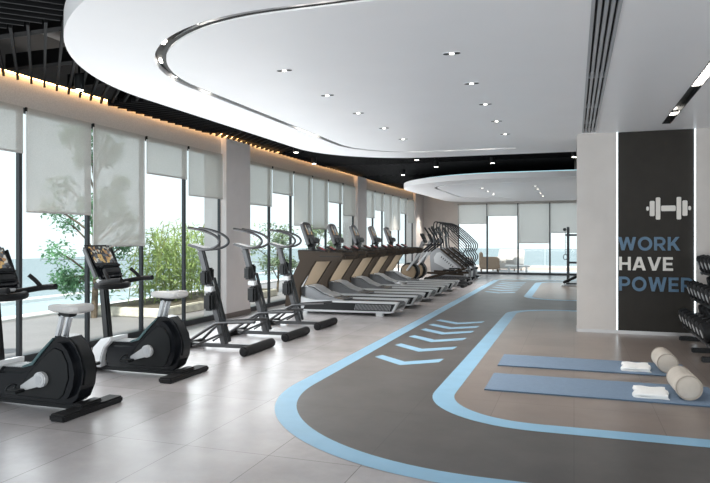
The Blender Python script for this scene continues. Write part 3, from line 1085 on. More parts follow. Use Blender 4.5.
    m = MB(); m.box(0.02, 0.075, -0.15, 0.15, -0.075, -0.045, 0.012, t); m.box(0.02, 0.06, -0.13, 0.13, -0.15, -0.08, 0.012, t); m.build('device_tray', 'black', con)
    for s in (-1, 1):
        m = MB(); m.bar((-4.66 + X0, s * 0.190, 0.99), (-4.80 + X0, s * 0.198, 1.29), 0.018, 0.05, 0.006, up=(1, 0, 0)); m.build('side_trim', 'gun', con)
    m = MB(); m.bar((-4.66 + X0, -0.1, 0.955), (-4.60 + X0, 0.1, 0.955), 0.05, 0.02); m.box(-4.72 + X0, -4.60 + X0, -0.13, 0.13, 0.935, 0.97, 0.012); m.build('console_lip', 'silver_plastic', con)
    # handlebars
    m = MB()
    m.tube([(-4.29 + X0, -0.25, 0.975), (-4.44 + X0, -0.25, 0.965), (-4.62 + X0, -0.20, 0.93), (-4.68 + X0, 0, 0.915), (-4.62 + X0, 0.20, 0.93), (-4.44 + X0, 0.25, 0.965), (-4.29 + X0, 0.25, 0.975)], 0.026, 12, smooth=2)
    m.tube([(-4.68 + X0, -0.16, 0.905), (-4.54 + X0, -0.19, 0.905), (-4.46 + X0, 0, 0.90), (-4.54 + X0, 0.19, 0.905), (-4.68 + X0, 0.16, 0.905)], 0.034, 12, smooth=2)
    hb = m.build('handlebar', 'black_matte', e)
    for s in (-1, 1):
        m = MB()
        m.tube([(-4.44 + X0, s * 0.245, 0.965), (-4.50 + X0, s * 0.23, 1.03), (-4.54 + X0, s * 0.20, 1.075)], 0.019, 10, smooth=1)
        m.build('bar_horn', 'black_matte', hb)
    return e
bike = make_bike()
tag(bike, 'black exercise bike with grey saddle in front of the tree, second from the left edge', 'exercise bike', 'exercise bikes by the windows')
b2 = copy_tree(bike)
b2.location = (-4.15, 4.20, 0)
tag(b2, 'nearest black exercise bike, cut by the left edge of the photo', 'exercise bike', 'exercise bikes by the windows')

# ================================================================== CLIMBERS (upright step climbers)
def make_climber():
    e = empty('step_climber', (-4.15, 7.07, 0))
    X0 = 4.15
    def v(x, y, z): return (x + X0, y, z)
    m = MB(); m.bar(v(-4.66, 0, 0.045), v(-3.68, 0, 0.06), 0.075, 0.05, 0.01); m.build('base_beam', 'gun', e)
    m = MB(); m.cyl(v(-3.68, -0.385, 0.058), v(-3.68, 0.385, 0.058), 0.058, seg=20, bevel=0.02); m.build('rear_foot', 'black_matte', e)
    m = MB(); m.cyl(v(-4.64, -0.30, 0.042), v(-4.64, 0.30, 0.042), 0.042, seg=18, bevel=0.015); m.build('front_foot', 'black_matte', e)
    m = MB(); m.bar(v(-4.14, 0, 0.05), v(-4.49, 0, 1.245), 0.07, 0.085, 0.014, up=(1, 0, 0)); mast = m.build('mast', 'gun', e)
    m = MB(); m.bar(v(-4.075, 0, 0.10), v(-4.30, 0, 0.90), 0.045, 0.03, 0.006, up=(1, 0, 0)); m.build('slide_rail', 'black', mast)
    for s in (-1, 1):
        m = MB()
        m.tube([v(-4.62, s * 0.22, 0.06), v(-4.27, s * 0.06, 0.315), v(-4.18, s * 0.07, 0.345), v(-3.64, s * 0.16, 0.385)], 0.019, 10, smooth=1)
        m.build('brace_tube', 'gun', e)
    for s in (-1, 1):
        m = MB(); m.tube([v(-4.17, s * 0.05, 0.20), v(-4.46, s * 0.24, 0.06)], 0.014, 8); m.build('stay_tube', 'gun', e)
    # step pads and hand pads riding on the mast
    for s, z in ((-1, 0.90), (1, 0.93)):
        x = -4.14 - (z - 0.05) * 0.28
        m = MB(); m.box(x - 0.07 + X0, x + 0.03 + X0, s * 0.075 - 0.035, s * 0.075 + 0.035, z - 0.09, z + 0.09, 0.02); hp = m.build('hand_pad', 'black', e)
    for s, z in ((-1, 0.60), (1, 0.63)):
        x = -4.14 - (z - 0.05) * 0.28
        m = MB(); m.box(x - 0.09 + X0, x + 0.03 + X0, s * 0.085 - 0.045, s * 0.085 + 0.045, z - 0.11, z + 0.11, 0.025); m.build('step_pad', 'black', e)
    m = MB()
    x = -4.14 - 0.72 * 0.28
    m.box(x - 0.055 + X0, x + 0.055 + X0, -0.085, 0.085, 0.725, 0.79, 0.008)
    m.build('slide_clamp', 'white_plastic', e)
    # looped handles
    for s in (-1, 1):
        y = s * 0.11
        m = MB()
        m.tube([v(-4.60, y * 1.15, 1.53), v(-4.40, y * 1.1, 1.50), v(-4.20, y * 1.05, 1.43), v(-4.14, y, 1.34), v(-4.24, y * 0.9, 1.27), v(-4.42, y * 0.75, 1.25), v(-4.52, y * 0.5, 1.255), v(-4.50, 0, 1.255)], 0.017, 12, smooth=3)
        m.build('handle', 'gun', e)
    m = MB(); m.bar(v(-4.40, 0, 1.255), v(-4.63, 0, 1.315), 0.20, 0.035, 0.012); m.build('mast_head', 'gun', e)
    return e
cl = make_climber()
lab = ['nearest grey step climber with looped handles beside the exercise bike', 'middle of the three grey step climbers with looped handles', 'step climber with looped handles standing next to the first treadmill']
tag(cl, lab[0], 'step climber', 'step climbers with looped handles')
for i in (1, 2):
    c = copy_tree(cl)
    c.location = (-4.15, 7.07 + 1.14 * i, 0)
    tag(c, lab[i], 'step climber', 'step climbers with looped handles')

# ================================================================== TREADMILLS
def make_treadmill():
    e = empty('treadmill', (-4.0, 11.33, 0))
    X0 = 4.0
    def w(pts): return [(x + X0, z) for x, z in pts]
    # running deck
    m = MB(); m.prism(w([(-4.95, .10), (-4.9, .20), (-3.02, .225), (-2.97, .19), (-3.0, .13), (-3.06, .10)]), -0.29, 0.29, 'y', 0.01); m.build('deck', 'black', e)
    m = MB(); m.box(-4.6 + X0, -3.03 + X0, -0.26, 0.26, 0.222, 0.232, 0.002); m.build('running_belt', 'belt', e)
    m = MB(); m.cyl((-3.02 + X0, -0.26, 0.185), (-3.02 + X0, 0.26, 0.185), 0.045, seg=18); m.build('roller', 'black', e)
    for s in (-1, 1):
        m = MB()
        m.prism(w([(-4.98, .04), (-4.98, .30), (-4.86, .33), (-4.55, .255), (-3.0, .262), (-2.93, .255), (-3.03, .075), (-3.10, .06)]), s * 0.29, s * 0.41, 'y', 0.012)
        rail = m.build('side_rail', 'silver_plastic', e)
        m = MB()
        m.prism(w([(-4.75, .085), (-4.70, .205), (-4.4, .225), (-2.985, .228), (-3.055, .095)]), s * 0.4105, s * 0.416, 'y')
        m.build('side_inset', 'black', rail, smooth=0)
        m = MB()
        for i in range(26):
            x = -3.75 + i * 0.026
            m.prism(w([(x, .11), (x + 0.03, .21), (x + 0.04, .21), (x + 0.01, .11)]), s * 0.416, s * 0.420, 'y')
        m.build('vent_slot', 'deck_grey', rail, smooth=0)
        m = MB(); m.box(-3.35 + X0, -3.22 + X0, s * 0.35 - 0.05, s * 0.35 + 0.05, 0.0, 0.075, 0.008); m.build('foot', 'silver_plastic', e)
        m = MB(); m.box(-4.95 + X0, -4.80 + X0, s * 0.35 - 0.05, s * 0.35 + 0.05, 0.0, 0.06, 0.008); m.build('foot', 'silver_plastic', e)
    # motor hood
    m = MB()
    m.prism(w([(-5.0, .10), (-5.02, .34), (-4.93, .46), (-4.78, .50), (-4.62, .47), (-4.42, .36), (-4.22, .295), (-4.02, .265), (-4.02, .235), (-4.6, .20)]), -0.30, 0.30, 'y', 0.035, seg=4)
    m.build('motor_hood', 'hood', e)
    m = MB()
    m.prism(w([(-4.74, .497), (-4.62, .476), (-4.42, .366), (-4.22, .30), (-4.22, .31), (-4.42, .378), (-4.61, .49), (-4.74, .51)]), -0.20, 0.20, 'y', 0.003)
    m.build('hood_stripe', 'silver_plastic', e)
    # leaning uprights
    for s in (-1, 1):
        m = MB()
        m.prism(w([(-5.12, .12), (-4.80, .12), (-4.80, .50), (-4.47, 1.0), (-4.47, 1.06), (-4.82, 1.06), (-4.83, .96), (-5.10, .44)]), s * 0.40 - 0.028, s * 0.40 + 0.028, 'y', 0.014)
        up = m.build('upright', 'bronze', e)
        m = MB()
        m.prism(w([(-5.06, .46), (-4.81, .50), (-4.49, .985), (-4.80, .985)]), s * 0.369 - 0.006, s * 0.369 + 0.004, 'y')
        m.build('inner_panel', 'tan' if s > 0 else 'black', up, smooth=0)  # sunlit tone of the far upright's inner face put into the tan
    # side arms with hand slot, cross console
    for s in (-1, 1):
        m = MB()
        m.prism(w([(-4.86, 1.17), (-4.84, 1.0), (-4.45, .965), (-4.02, .985), (-3.95, 1.02), (-3.93, 1.10), (-3.99, 1.135)]), s * 0.40 - 0.04, s * 0.40 + 0.04, 'y', 0.02)
        arm = m.build('side_arm', 'bronze', e)
        m = MB(); m.box(-4.42 + X0, -4.0 + X0, s * 0.40 - 0.046, s * 0.40 + 0.046, 1.045, 1.085, 0.012); m.build('hand_slot', 'black', arm)
        m = MB(); m.bar((-4.28 + X0, s * 0.38, 1.14), (-4.05 + X0, s * 0.38, 1.135), 0.06, 0.02, 0.008); m.build('arm_pad', 'black', arm)
    m = MB(); m.prism(w([(-4.88, 1.18), (-4.85, 1.03), (-4.60, 1.0), (-4.52, 1.08), (-4.60, 1.19)]), -0.37, 0.37, 'y', 0.02); con = m.build('console', 'black', e)
    m = MB(); m.tube([(-4.50 + X0, -0.30, 1.07), (-4.30 + X0, -0.20, 1.09), (-4.26 + X0, 0, 1.09), (-4.30 + X0, 0.20, 1.09), (-4.50 + X0, 0.30, 1.07)], 0.018, 10, smooth=2); m.build('grip_bar', 'black_matte', con)
    for s in (-1, 1):
        t = Matrix.Translation((-4.44 + X0, s * 0.27, 1.19)) @ Matrix.Rotation(R(-62), 4, 'Y')
        m = MB(); m.box(-0.02, 0.015, -0.095, 0.095, -0.10, 0.10, 0.015, t); pod = m.build('control_pod', 'black', con)
        m = MB(); m.box(0.014, 0.019, -0.06, 0.06, -0.06, 0.05, 0.002, t); m.build('pod_display', 'red', pod)
    # tall tablet
    t = Matrix.Translation((-4.80 + X0, 0, 1.47)) @ Matrix.Rotation(R(-20), 4, 'Y')
    m = MB(); m.prism([(y, z) for y, z in ((-0.195, -0.2), (-0.195, 0.16), (-0.17, 0.225), (-0.09, 0.25), (0.09, 0.25), (0.17, 0.225), (0.195, 0.16), (0.195, -0.2), (0.14, -0.24), (-0.14, -0.24))], -0.055, 0.012, 'x', 0.012, t)
    tb = m.build('tablet', 'gun', e)
    m = MB(); m.box(0.011, 0.017, -0.115, 0.115, -0.01, 0.18, 0.002, t); m.build('display', 'tablet', tb)
    m = MB(); m.box(0.012, 0.10, -0.15, 0.15, -0.21, -0.09, 0.02, t); m.build('device_tray', 'black', tb)
    m = MB(); m.bar((-4.70 + X0, 0, 1.05), (-4.76 + X0, 0, 1.35), 0.14, 0.06, 0.015, up=(1, 0, 0)); m.build('tablet_stem', 'black', e)
    return e
tr = make_treadmill()
tlab = ['nearest treadmill of the row with bronze side panels, standing next to the step climbers', 'second treadmill of the row counted from the step climbers', 'middle treadmill of the row of five',
        'fourth treadmill of the row counted from the step climbers', 'last treadmill of the row, next to the ellipticals']
tag(tr, tlab[0], 'treadmill', 'treadmills in a row facing the windows')
for i in range(1, 5):
    c = copy_tree(tr)
    c.location = (-4.0, 11.33 + 1.4 * i, 0)
    tag(c, tlab[i], 'treadmill', 'treadmills in a row facing the windows')

# ================================================================== ELLIPTICALS
def make_elliptical():
    e = empty('elliptical_trainer', (-3.8, 18.35, 0))
    X0 = 3.8
    def v(x, y, z): return (x + X0, y, z)
    def w(pts): return [(x + X0, z) for x, z in pts]
    m = MB(); m.box(-4.75 + X0, -2.95 + X0, -0.10, 0.10, 0.02, 0.08, 0.015); m.build('base_beam', 'gun', e)
    for x in (-4.6, -2.98):
        m = MB(); m.box(x - 0.06 + X0, x + 0.06 + X0, -0.33, 0.33, 0.0, 0.07, 0.02); m.build('foot_bar', 'black_matte', e)
    m = MB()
    m.prism([(x + X0, z) for x, z in arc(-4.56, 0.41, 0.27, 0, 360, 32)[:-1]], -0.15, 0.15, 'y', 0.03, seg=3)
    m.build('flywheel_housing', 'black', e)
    for s in (-1, 1):
        m = MB(); m.prism([(x + X0, z) for x, z in arc(-4.57, 0.41, 0.225, 0, 360, 10)[:-1]], s * 0.15, s * 0.175, 'y', 0.01)
        m.build('side_disc', 'tan', e)
        # ramp rail, pedal arm and pedal
        m = MB(); m.bar(v(-4.05, s * 0.20, 0.22), v(-2.97, s * 0.20, 0.20), 0.05, 0.05, 0.01); m.build('guide_rail', 'gun', e)
        m = MB(); m.bar(v(-4.1, s * 0.20, 0.30 + s * 0.08), v(-3.02, s * 0.20, 0.42 - s * 0.08), 0.05, 0.06, 0.012); pa = m.build('pedal_arm', 'bronze', e)
        m = MB(); m.box(-3.55 + X0, -3.2 + X0, s * 0.20 - 0.075, s * 0.20 + 0.075, 0.42 - s * 0.045, 0.46 - s * 0.045, 0.015); m.build('pedal', 'black', pa)
        m = MB(); m.tube([v(-4.20, s * 0.22, 0.98), v(-3.92, s * 0.25, 1.20), v(-3.83, s * 0.27, 1.27), v(-3.89, s * 0.28, 1.42), v(-4.07, s * 0.28, 1.70)], 0.024, 10, smooth=2); ma = m.build('moving_arm', 'black_matte', e)
        m = MB(); m.bar(v(-4.62, s * 0.21, 0.45), v(-4.18, s * 0.22, 1.0), 0.035, 0.06, 0.01); m.build('link_bar', 'silver_plastic', ma)
    m = MB(); m.bar(v(-4.45, 0, 0.6), v(-4.15, 0, 1.32), 0.10, 0.11, 0.02, up=(1, 0, 0)); m.build('mast', 'gun_light', e)
    t = Matrix.Translation(v(-4.14, 0, 1.38)) @ Matrix.Rotation(R(-25), 4, 'Y')
    m = MB(); m.box(-0.03, 0.02, -0.18, 0.18, -0.13, 0.17, 0.02, t); con = m.build('console', 'black', e)
    m = MB(); m.box(0.019, 0.025, -0.13, 0.13, -0.02, 0.13, 0.003, t); m.build('display', 'gloss', con)
    m = MB(); m.tube([v(-3.86, -0.18, 1.20), v(-4.1, -0.17, 1.20), v(-4.2, 0, 1.19), v(-4.1, 0.17, 1.20), v(-3.86, 0.18, 1.20)], 0.018, 10, smooth=2); m.build('fixed_grip', 'black_matte', e)
    return e
el = make_elliptical()
tag(el, 'elliptical trainer with a tan side disc just beyond the last treadmill', 'elliptical trainer', 'elliptical trainers beyond the treadmills')
c = copy_tree(el); c.location = (-3.8, 19.3, 0)
tag(c, 'elliptical trainer next to the stair climbers, partly hidden by the one with the bright disc', 'elliptical trainer', 'elliptical trainers beyond the treadmills')

# ================================================================== STAIR CLIMBERS
def make_stair():
    e = empty('stair_climber', (-3.6, 20.5, 0))
    X0 = 3.6
    def k(x): return -4.3 + (x + 4.3) * 0.80
    def v(x, y, z): return (k(x) + X0, y * 0.74, z)
    def w(pts): return [(k(x) + X0, z) for x, z in pts]
    m = MB()
    m.prism(w([(-4.35, .05), (-4.42, .85), (-4.28, 1.03), (-4.10, 1.08), (-3.95, 1.05), (-3.02, .44), (-2.95, .34), (-2.96, .05)]), -0.27, 0.27, 'y', 0.04, seg=3)
    m.build('body_shell', 'deck_grey', e)
    for s in (-1, 1):
        m = MB()
        m.prism(w([(-4.22, .62), (-4.24, .78), (-4.12, .93), (-3.98, .95), (-3.30, .50), (-3.28, .40), (-3.38, .34), (-3.55, .34)]), s * 0.27, s * 0.283, 'y', 0.006)
        sp_ = m.build('side_panel', 'silver_plastic', e)
        m = MB()
        for i in range(7):                         # small dark maker's lettering, unreadable at this distance
            m.box(-0.012, 0.018, -0.001, 0.001, -0.028, 0.028, mtx=Matrix.Translation(v(-3.93 + i * 0.075, s * 0.384, 0.79 - i * 0.049)) @ Matrix.Rotation(R(33), 4, 'Y'))
        m.build('marking', 'gun', sp_, smooth=0)
    # flight of steps on the sloping top
    for i in range(6):
        x = -3.86 + i * 0.15
        z = 1.10 - i * 0.105
        m = MB(); m.box(k(x) + X0, k(x + 0.2) + X0, -0.21, 0.21, z - 0.26, z - 0.19, 0.008); m.build('step', 'black_matte', e)
    for s in (-1, 1):
        m = MB()
        m.prism(w([(-3.98, 1.10), (-3.02, .48), (-3.02, .42), (-3.98, 1.03)]), s * 0.245 - 0.03, s * 0.245 + 0.03, 'y', 0.01)
        m.build('stringer', 'bronze', e)
        m = MB()
        m.tube([v(-4.20, s * 0.32, 1.05), v(-4.26, s * 0.32, 1.55), v(-4.26, s * 0.32, 1.90), v(-4.12, s * 0.33, 1.93), v(-3.72, s * 0.34, 1.79), v(-3.02, s * 0.34, 1.27), v(-2.93, s * 0.34, 1.16), v(-2.98, s * 0.34, 1.0),
                v(-3.08, s * 0.34, .92), v(-2.94, s * 0.34, .80), v(-2.94, s * 0.34, .68), v(-3.12, s * 0.34, .50), v(-3.16, s * 0.34, .36)], 0.019, 10, smooth=2)
        hr = m.build('handrail', 'black', e)
        m = MB(); m.tube([v(-3.92, s * 0.335, 1.86), v(-3.86, s * 0.34, 1.55), v(-3.40, s * 0.34, 1.22), v(-3.08, s * 0.34, .93)], 0.011, 8, smooth=1); m.build('lower_rail', 'black', hr)
    m = MB(); m.bar(v(-4.25, 0, 1.0), v(-4.32, 0, 1.50), 0.16, 0.07, 0.02, up=(1, 0, 0)); m.build('console_mast', 'gun', e)
    t = Matrix.Translation(v(-4.30, 0, 1.62)) @ Matrix.Rotation(R(-22), 4, 'Y')
    m = MB(); m.box(-0.03, 0.02, -0.17, 0.17, -0.15, 0.18, 0.025, t); con = m.build('console', 'black', e)
    m = MB(); m.box(0.019, 0.025, -0.13, 0.13, -0.03, 0.14, 0.003, t); m.build('display', 'gloss', con)
    for x in (-4.25, -3.1):
        m = MB(); m.box(k(x) - 0.05 + X0, k(x) + 0.05 + X0, -0.26, 0.26, 0.0, 0.06, 0.012); m.build('foot_bar', 'black_matte', e)
    m = MB(); m.box(k(-2.97) + X0, k(-2.8) + X0, -0.2, 0.2, 0.05, 0.11, 0.015); m.box(k(-2.97) + X0, k(-2.9) + X0, -0.06, 0.06, 0.0, 0.06); m.build('entry_step', 'black', e)
    return e
stc = make_stair()
slab = ['stair climber with curved black handrails, nearest of the three', 'middle stair climber of the three with curved black handrails', 'stair climber with curved handrails standing closest to the back wall']
tag(stc, slab[0], 'stair climber', 'stair climbers by the back wall')
for i in (1, 2):
    c = copy_tree(stc)
    c.location = (-3.6, 20.5 + 1.0 * i, 0)
    tag(c, slab[i], 'stair climber', 'stair climbers by the back wall')

# ================================================================== MATS, TOWELS, BOLSTERS
def mat_thing(x0, x1, y0, y1, lab):
    e = empty('exercise_mat', ((x0 + x1) / 2, (y0 + y1) / 2, 0.003))
    tag(e, lab, 'exercise mat', 'blue mats on the floor')
    hx, hy = (x1 - x0) / 2, (y1 - y0) / 2
    m = MB(); m.box(-hx, hx, -hy, hy, 0.0, 0.009); m.build('underside', 'mat_edge', e, smooth=0)
    m = MB(); m.box(-hx + .001, hx - .001, -hy + .001, hy - .001, 0.009, 0.014, 0.002); m.build('top_layer', 'mat_blue', e)
mat_thing(-0.79, 1.12, 7.12, 7.79, 'slate blue exercise mat nearer the slogan wall')
mat_thing(-0.78, 1.18, 5.94, 6.68, 'slate blue exercise mat in front, nearest the camera')

def bolster(cx, cy, L, r, rz, lab):
    e = empty('bolster_cushion', (cx, cy, 0.017), rz)
    tag(e, lab, 'bolster', 'beige bolsters on the mats')
    prof = [(0.001, -L / 2 - 0.012), (r * 0.45, -L / 2 - 0.010), (r * 0.80, -L / 2), (r * 0.95, -L / 2 + 0.010), (r, -L / 2 + 0.035)]
    prof += [(r * (1 + 0.010 * math.sin(i * 1.9)), -L / 2 + 0.035 + (L - 0.07) * i / 8) for i in range(1, 8)]
    prof += [(r, L / 2 - 0.035), (r * 0.95, L / 2 - 0.010), (r * 0.80, L / 2), (r * 0.45, L / 2 + 0.010), (0.001, L / 2 + 0.012)]
    m = MB(); m.lathe(prof, 36, Matrix.Translation((0, 0, r)) @ Matrix.Rotation(R(-90), 4, 'X'))
    for vv in m.bm.verts:
        if vv.co.z < 0.012:
            vv.co.z = 0.012 * 0.3 + vv.co.z * 0.7 if vv.co.z > 0 else 0.0
    bd = m.build('cover', 'bolster', e, smooth=50)
    for s in (-1, 1):
        m = MB(); m.tube([(r * 0.955 * math.cos(a), s * (L / 2 - 0.006), r + r * 0.955 * math.sin(a)) for a in [i * 2 * math.pi / 36 for i in range(36)]], 0.006, 6, closed=True)
        m.build('piping', 'seam', e)
    m = MB(); m.tube([(0.03 + r * 0.99 * math.cos(R(100)), -L / 2 + 0.01 + L * i / 6, r + r * 0.995 * math.sin(R(100))) for i in range(7)], 0.003, 5)
    return e
bolster(0.90, 7.44, 0.42, 0.100, R(2), 'beige bolster on the far blue mat nearer the slogan wall')
bolster(0.92, 6.30, 0.46, 0.106, R(2), 'beige bolster on the front blue mat, nearest the camera')

def towel(cx, cy, lx, ly, rz, lab):
    e = empty('folded_towel', (cx, cy, 0.0175), rz)
    tag(e, lab, 'towel', 'white folded towels on the mats')
    n = 0
    for k, (sx, sy, z0, h) in enumerate(((1.0, 1.0, 0.0, 0.017), (0.965, 0.96, 0.015, 0.015), (0.93, 0.93, 0.028, 0.015))):
        t = bmesh.new()
        bmesh.ops.create_grid(t, x_segments=14, y_segments=12, size=0.5)
        top = t
        for vv in top.verts:
            x, y = vv.co.x, vv.co.y
            edge = max(abs(x), abs(y)) * 2
            wob = 0.004 * math.sin(x * 9 + k * 2) + 0.003 * math.sin(y * 11 + k)
            vv.co = Vector((x * lx * sx + 0.01 * math.sin(y * 7 + k), y * ly * sy + 0.01 * math.sin(x * 6 + k * 3), z0 + h + wob - 0.008 * max(0, edge - 0.8) / 0.2))
        geo = bmesh.ops.extrude_face_region(t, geom=list(t.faces))
        for vv in [g for g in geo['geom'] if isinstance(g, bmesh.types.BMVert)]:
            vv.co.z = z0 if k == 0 else vv.co.z - h * 0.8
        m = MB(); m.bm.free(); m.bm = t
        m.build('towel_layer', 'towel', e, smooth=60)
    m = MB()
    m.tube([(-lx * 0.47, -ly * 0.48, 0.022), (-lx * 0.2, -ly * 0.495, 0.03), (lx * 0.2, -ly * 0.49, 0.026), (lx * 0.47, -ly * 0.47, 0.03)], 0.012, 8, smooth=2)
    m.build('rolled_edge', 'towel', e)
towel(0.62, 7.38, 0.28, 0.34, R(-4), 'folded white towel on the far mat nearer the slogan wall')
towel(0.64, 6.20, 0.28, 0.33, R(-4), 'folded white towel on the front mat, nearest the camera')

# ================================================================== DUMBBELL RACK
e = empty('dumbbell_rack', (1.75, 9.0, 0.0))
tag(e, 'black dumbbell rack cut by the right edge of the photo', 'dumbbell rack')
X0, Y0 = -1.75, -9.0
for y in (9.72, 8.75, 8.1):
    m = MB(); m.box(1.36 + X0, 2.05 + X0, y - 0.04 + Y0, y + 0.04 + Y0, 0.0, 0.06, 0.01); m.build('foot', 'black', e)
for y in (9.72, 8.1):
    m = MB(); m.bar((1.72 + X0, y + Y0, 0.05), (1.92 + X0, y + Y0, 1.0), 0.08, 0.09, 0.012, up=(1, 0, 0)); m.build('upright', 'black', e)
tiers = ((1.44, 0.24), (1.54, 0.62), (1.66, 0.97))
for x, z in tiers:
    m = MB()
    m.bar((x + X0, 9.85 + Y0, z - 0.045), (x + X0, 7.9 + Y0, z - 0.045), 0.05, 0.03, 0.006)
    m.bar((x + 0.20 + X0, 9.85 + Y0, z + 0.015), (x + 0.20 + X0, 7.9 + Y0, z + 0.015), 0.05, 0.03, 0.006)
    for y in (9.72, 8.1):
        m.bar((x - 0.03 + X0, y + Y0, z - 0.055), (x + 0.26 + X0, y + Y0, z + 0.03), 0.05, 0.03)
    m.build('shelf', 'gun', e)
db = None
for ti, (x, z) in enumerate(tiers):
    for k in range(7):
        y = 9.68 - k * 0.255
        lab = 'black round dumbbell on the %s tier of the rack, %s from the wall end' % (('lowest', 'middle', 'top')[ti], ORD[k] if k < 6 else 'seventh')
        if db is None:
            d = empty('dumbbell', (x + 0.11, y, z + 0.125))
            t = Matrix.Rotation(R(90), 4, 'Y')
            for s in (-1, 1):
                m = MB(); m.lathe([(0.06, s * 0.065), (0.105, s * 0.072), (0.115, s * 0.085), (0.115, s * 0.165), (0.10, s * 0.182), (0.06, s * 0.188)], 22, t); hd = m.build('weight_head', 'black_matte', d)
                m = MB(); m.lathe([(0.05, s * 0.1885), (0.05, s * 0.191)], 20, t); m.build('end_cap', 'silver_plastic', hd)
            m = MB(); m.lathe([(0.016, -0.07), (0.019, 0.0), (0.016, 0.07)], 12, t); m.build('grip', 'gun_light', d)
            d.rotation_euler = (0, R(-17), 0)
            db = d; o = d
        else:
            o = copy_tree(db); o.location = (x + 0.11, y, z + 0.125)
        tag(o, lab, 'dumbbell', 'dumbbells on the rack')

# ================================================================== CABLE MACHINE behind the column
e = empty('cable_machine', (0.25, 20.6, 0))
tag(e, 'black cable machine with tall posts behind the feature wall', 'cable machine')
for x in (-0.42, 0.45):
    m = MB(); m.box(x - 0.04, x + 0.04, -0.05, 0.05, 0.05, 1.74, 0.008); m.build('post', 'frame', e)
m = MB(); m.box(-0.50, 0.5, -0.04, 0.04, 1.46, 1.52, 0.006); m.box(-0.4, 0.45, -0.03, 0.03, 0.62, 0.68, 0.006); m.build('cross_beam', 'frame', e)
m = MB(); m.box(-0.48, 0.5, -0.3, 0.3, 0.0, 0.05, 0.01); m.build('base', 'gun', e)
m = MB()
for i in range(8):
    m.box(-0.1, 0.25, -0.1, 0.1, 0.08 + i * 0.06, 0.13 + i * 0.06, 0.005)
m.build('weight_stack', 'black', e)
m = MB(); m.cyl((-0.52, -0.05, 1.66), (-0.52, 0.03, 1.66), 0.05, seg=16); m.build('pulley', 'black', e)
m = MB(); m.tube([(-0.5, -0.06, 1.66), (-0.5, -0.07, 0.9)], 0.008, 6)
m.tube([(-0.5 + 0.06 * math.cos(a), -0.07, 0.82 + 0.08 * math.sin(a)) for a in [i * math.pi / 6 for i in range(12)]], 0.012, 6, closed=True); m.build('cable_handle', 'gun', e)
e = empty('weight_bench', (0.05, 19.6, 0))
tag(e, 'sloping black weight bench in front of the cable machine', 'weight bench')
m = MB(); m.bar((-0.35, 0, 0.10), (0.5, 0, 0.52), 0.30, 0.07, 0.02); m.build('pad', 'black_matte', e)
m = MB(); m.box(-0.38, 0.5, -0.04, 0.04, 0.0, 0.05, 0.01); m.box(-0.40, -0.32, -0.25, 0.25, 0, 0.05, 0.01); m.bar((0.3, 0, 0.03), (0.3, 0, 0.42), 0.06, 0.06); m.build('frame', 'silver_plastic', e)

# ================================================================== OUTSIDE
b = MB(); b.box(-9.1, XW - 0.2, -2.0, 40.0, -0.25, -0.03); b.box(-40, -6.05, 40, 40.1, -0.3, -0.25)
structure(b.build('terrace', 'terrace', smooth=0), 'pale grey stone terrace outside the left windows', 'terrace')
b = MB(); b.box(-9.1, 6.0, YB + 0.2, 29.0, -0.25, -0.02)
structure(b.build('terrace_far', 'coping', smooth=0), 'white paved terrace strip outside the back windows', 'terrace')
b = MB(); b.box(-9.1, 8.0, 29.0, 33.0, -0.25, -0.02)
structure(b.build('terrace_tan', 'terrace_tan', smooth=0), 'tan paved terrace beyond the back windows', 'terrace')
b = MB(); b.box(-9.45, -9.1, 0.0, 30, -0.2, 0.02, 0.01); b.box(-11.9, -11.5, 0.0, 30, -0.2, 0.03, 0.01)
structure(b.build('pool_coping', 'coping', smooth=0), 'white stone edging along the pool outside', 'kerb')
b = MB(); b.box(-11.5, -9.45, 0.0, 30, -0.3, -0.05)
structure(b.build('pool_water', 'pool', smooth=0), 'pale blue pool water outside the left windows', 'water')
def balustrade(p0, p1, n, h, lab):
    e = empty('glass_balustrade', (p0[0], p0[1], 0.0))
    tag(e, lab, 'balustrade')
    d = Vector((p1[0] - p0[0], p1[1] - p0[1], 0))
    nv = Vector((-d.y, d.x, 0)).normalized() * 0.008
    for i in range(n):
        a_ = d * (i / n) + d.normalized() * 0.01
        c_ = d * ((i + 1) / n) - d.normalized() * 0.01
        m = MB()
        m.prism([(a_.x + nv.x, a_.y + nv.y), (c_.x + nv.x, c_.y + nv.y), (c_.x - nv.x, c_.y - nv.y), (a_.x - nv.x, a_.y - nv.y)], 0.0, h, 'z')
        m.build('glass_panel', 'teal_glass', e, smooth=0)
    m = MB(); m.bar((0, 0, 0.0), tuple(d), 0.08, 0.10); m.build('base_channel', 'coping', e, smooth=0)
balustrade((-11.75, 1.0), (-11.75, 31.0), 15, 0.93, 'teal glass balustrade beyond the pool outside the left windows')
balustrade((-11.75, 32.4), (7.0, 32.4), 9, 0.88, 'teal glass balustrade beyond the furniture outside the back windows')

# planter, bamboo, tree
def leaves(n, fn, size, seed, droop=0.4, narrow=0.35):
    rnd = random.Random(seed)
    m = MB()
    bm = m.bm
    for _ in range(n):
        p = Vector(fn(rnd))
        az = rnd.uniform(0, 2 * math.pi)
        el_ = rnd.uniform(-0.9, 0.5) - droop * 0.5
        d = Vector((math.cos(az) * math.cos(el_), math.sin(az) * math.cos(el_), math.sin(el_)))
        sdir = d.cross(Vector((rnd.uniform(-1, 1), rnd.uniform(-1, 1), 1))).normalized()
        L = size * rnd.uniform(0.6, 1.3)
        w_ = L * narrow
        u = d.cross(sdir) * L * 0.08
        v0 = bm.verts.new(p)
        v1 = bm.verts.new(p + d * L * 0.45 + sdir * w_ * 0.5 + u)
        v2 = bm.verts.new(p + d * L)
        v3 = bm.verts.new(p + d * L * 0.45 - sdir * w_ * 0.5 + u)
        bm.faces.new((v0, v1, v2, v3))
    return m

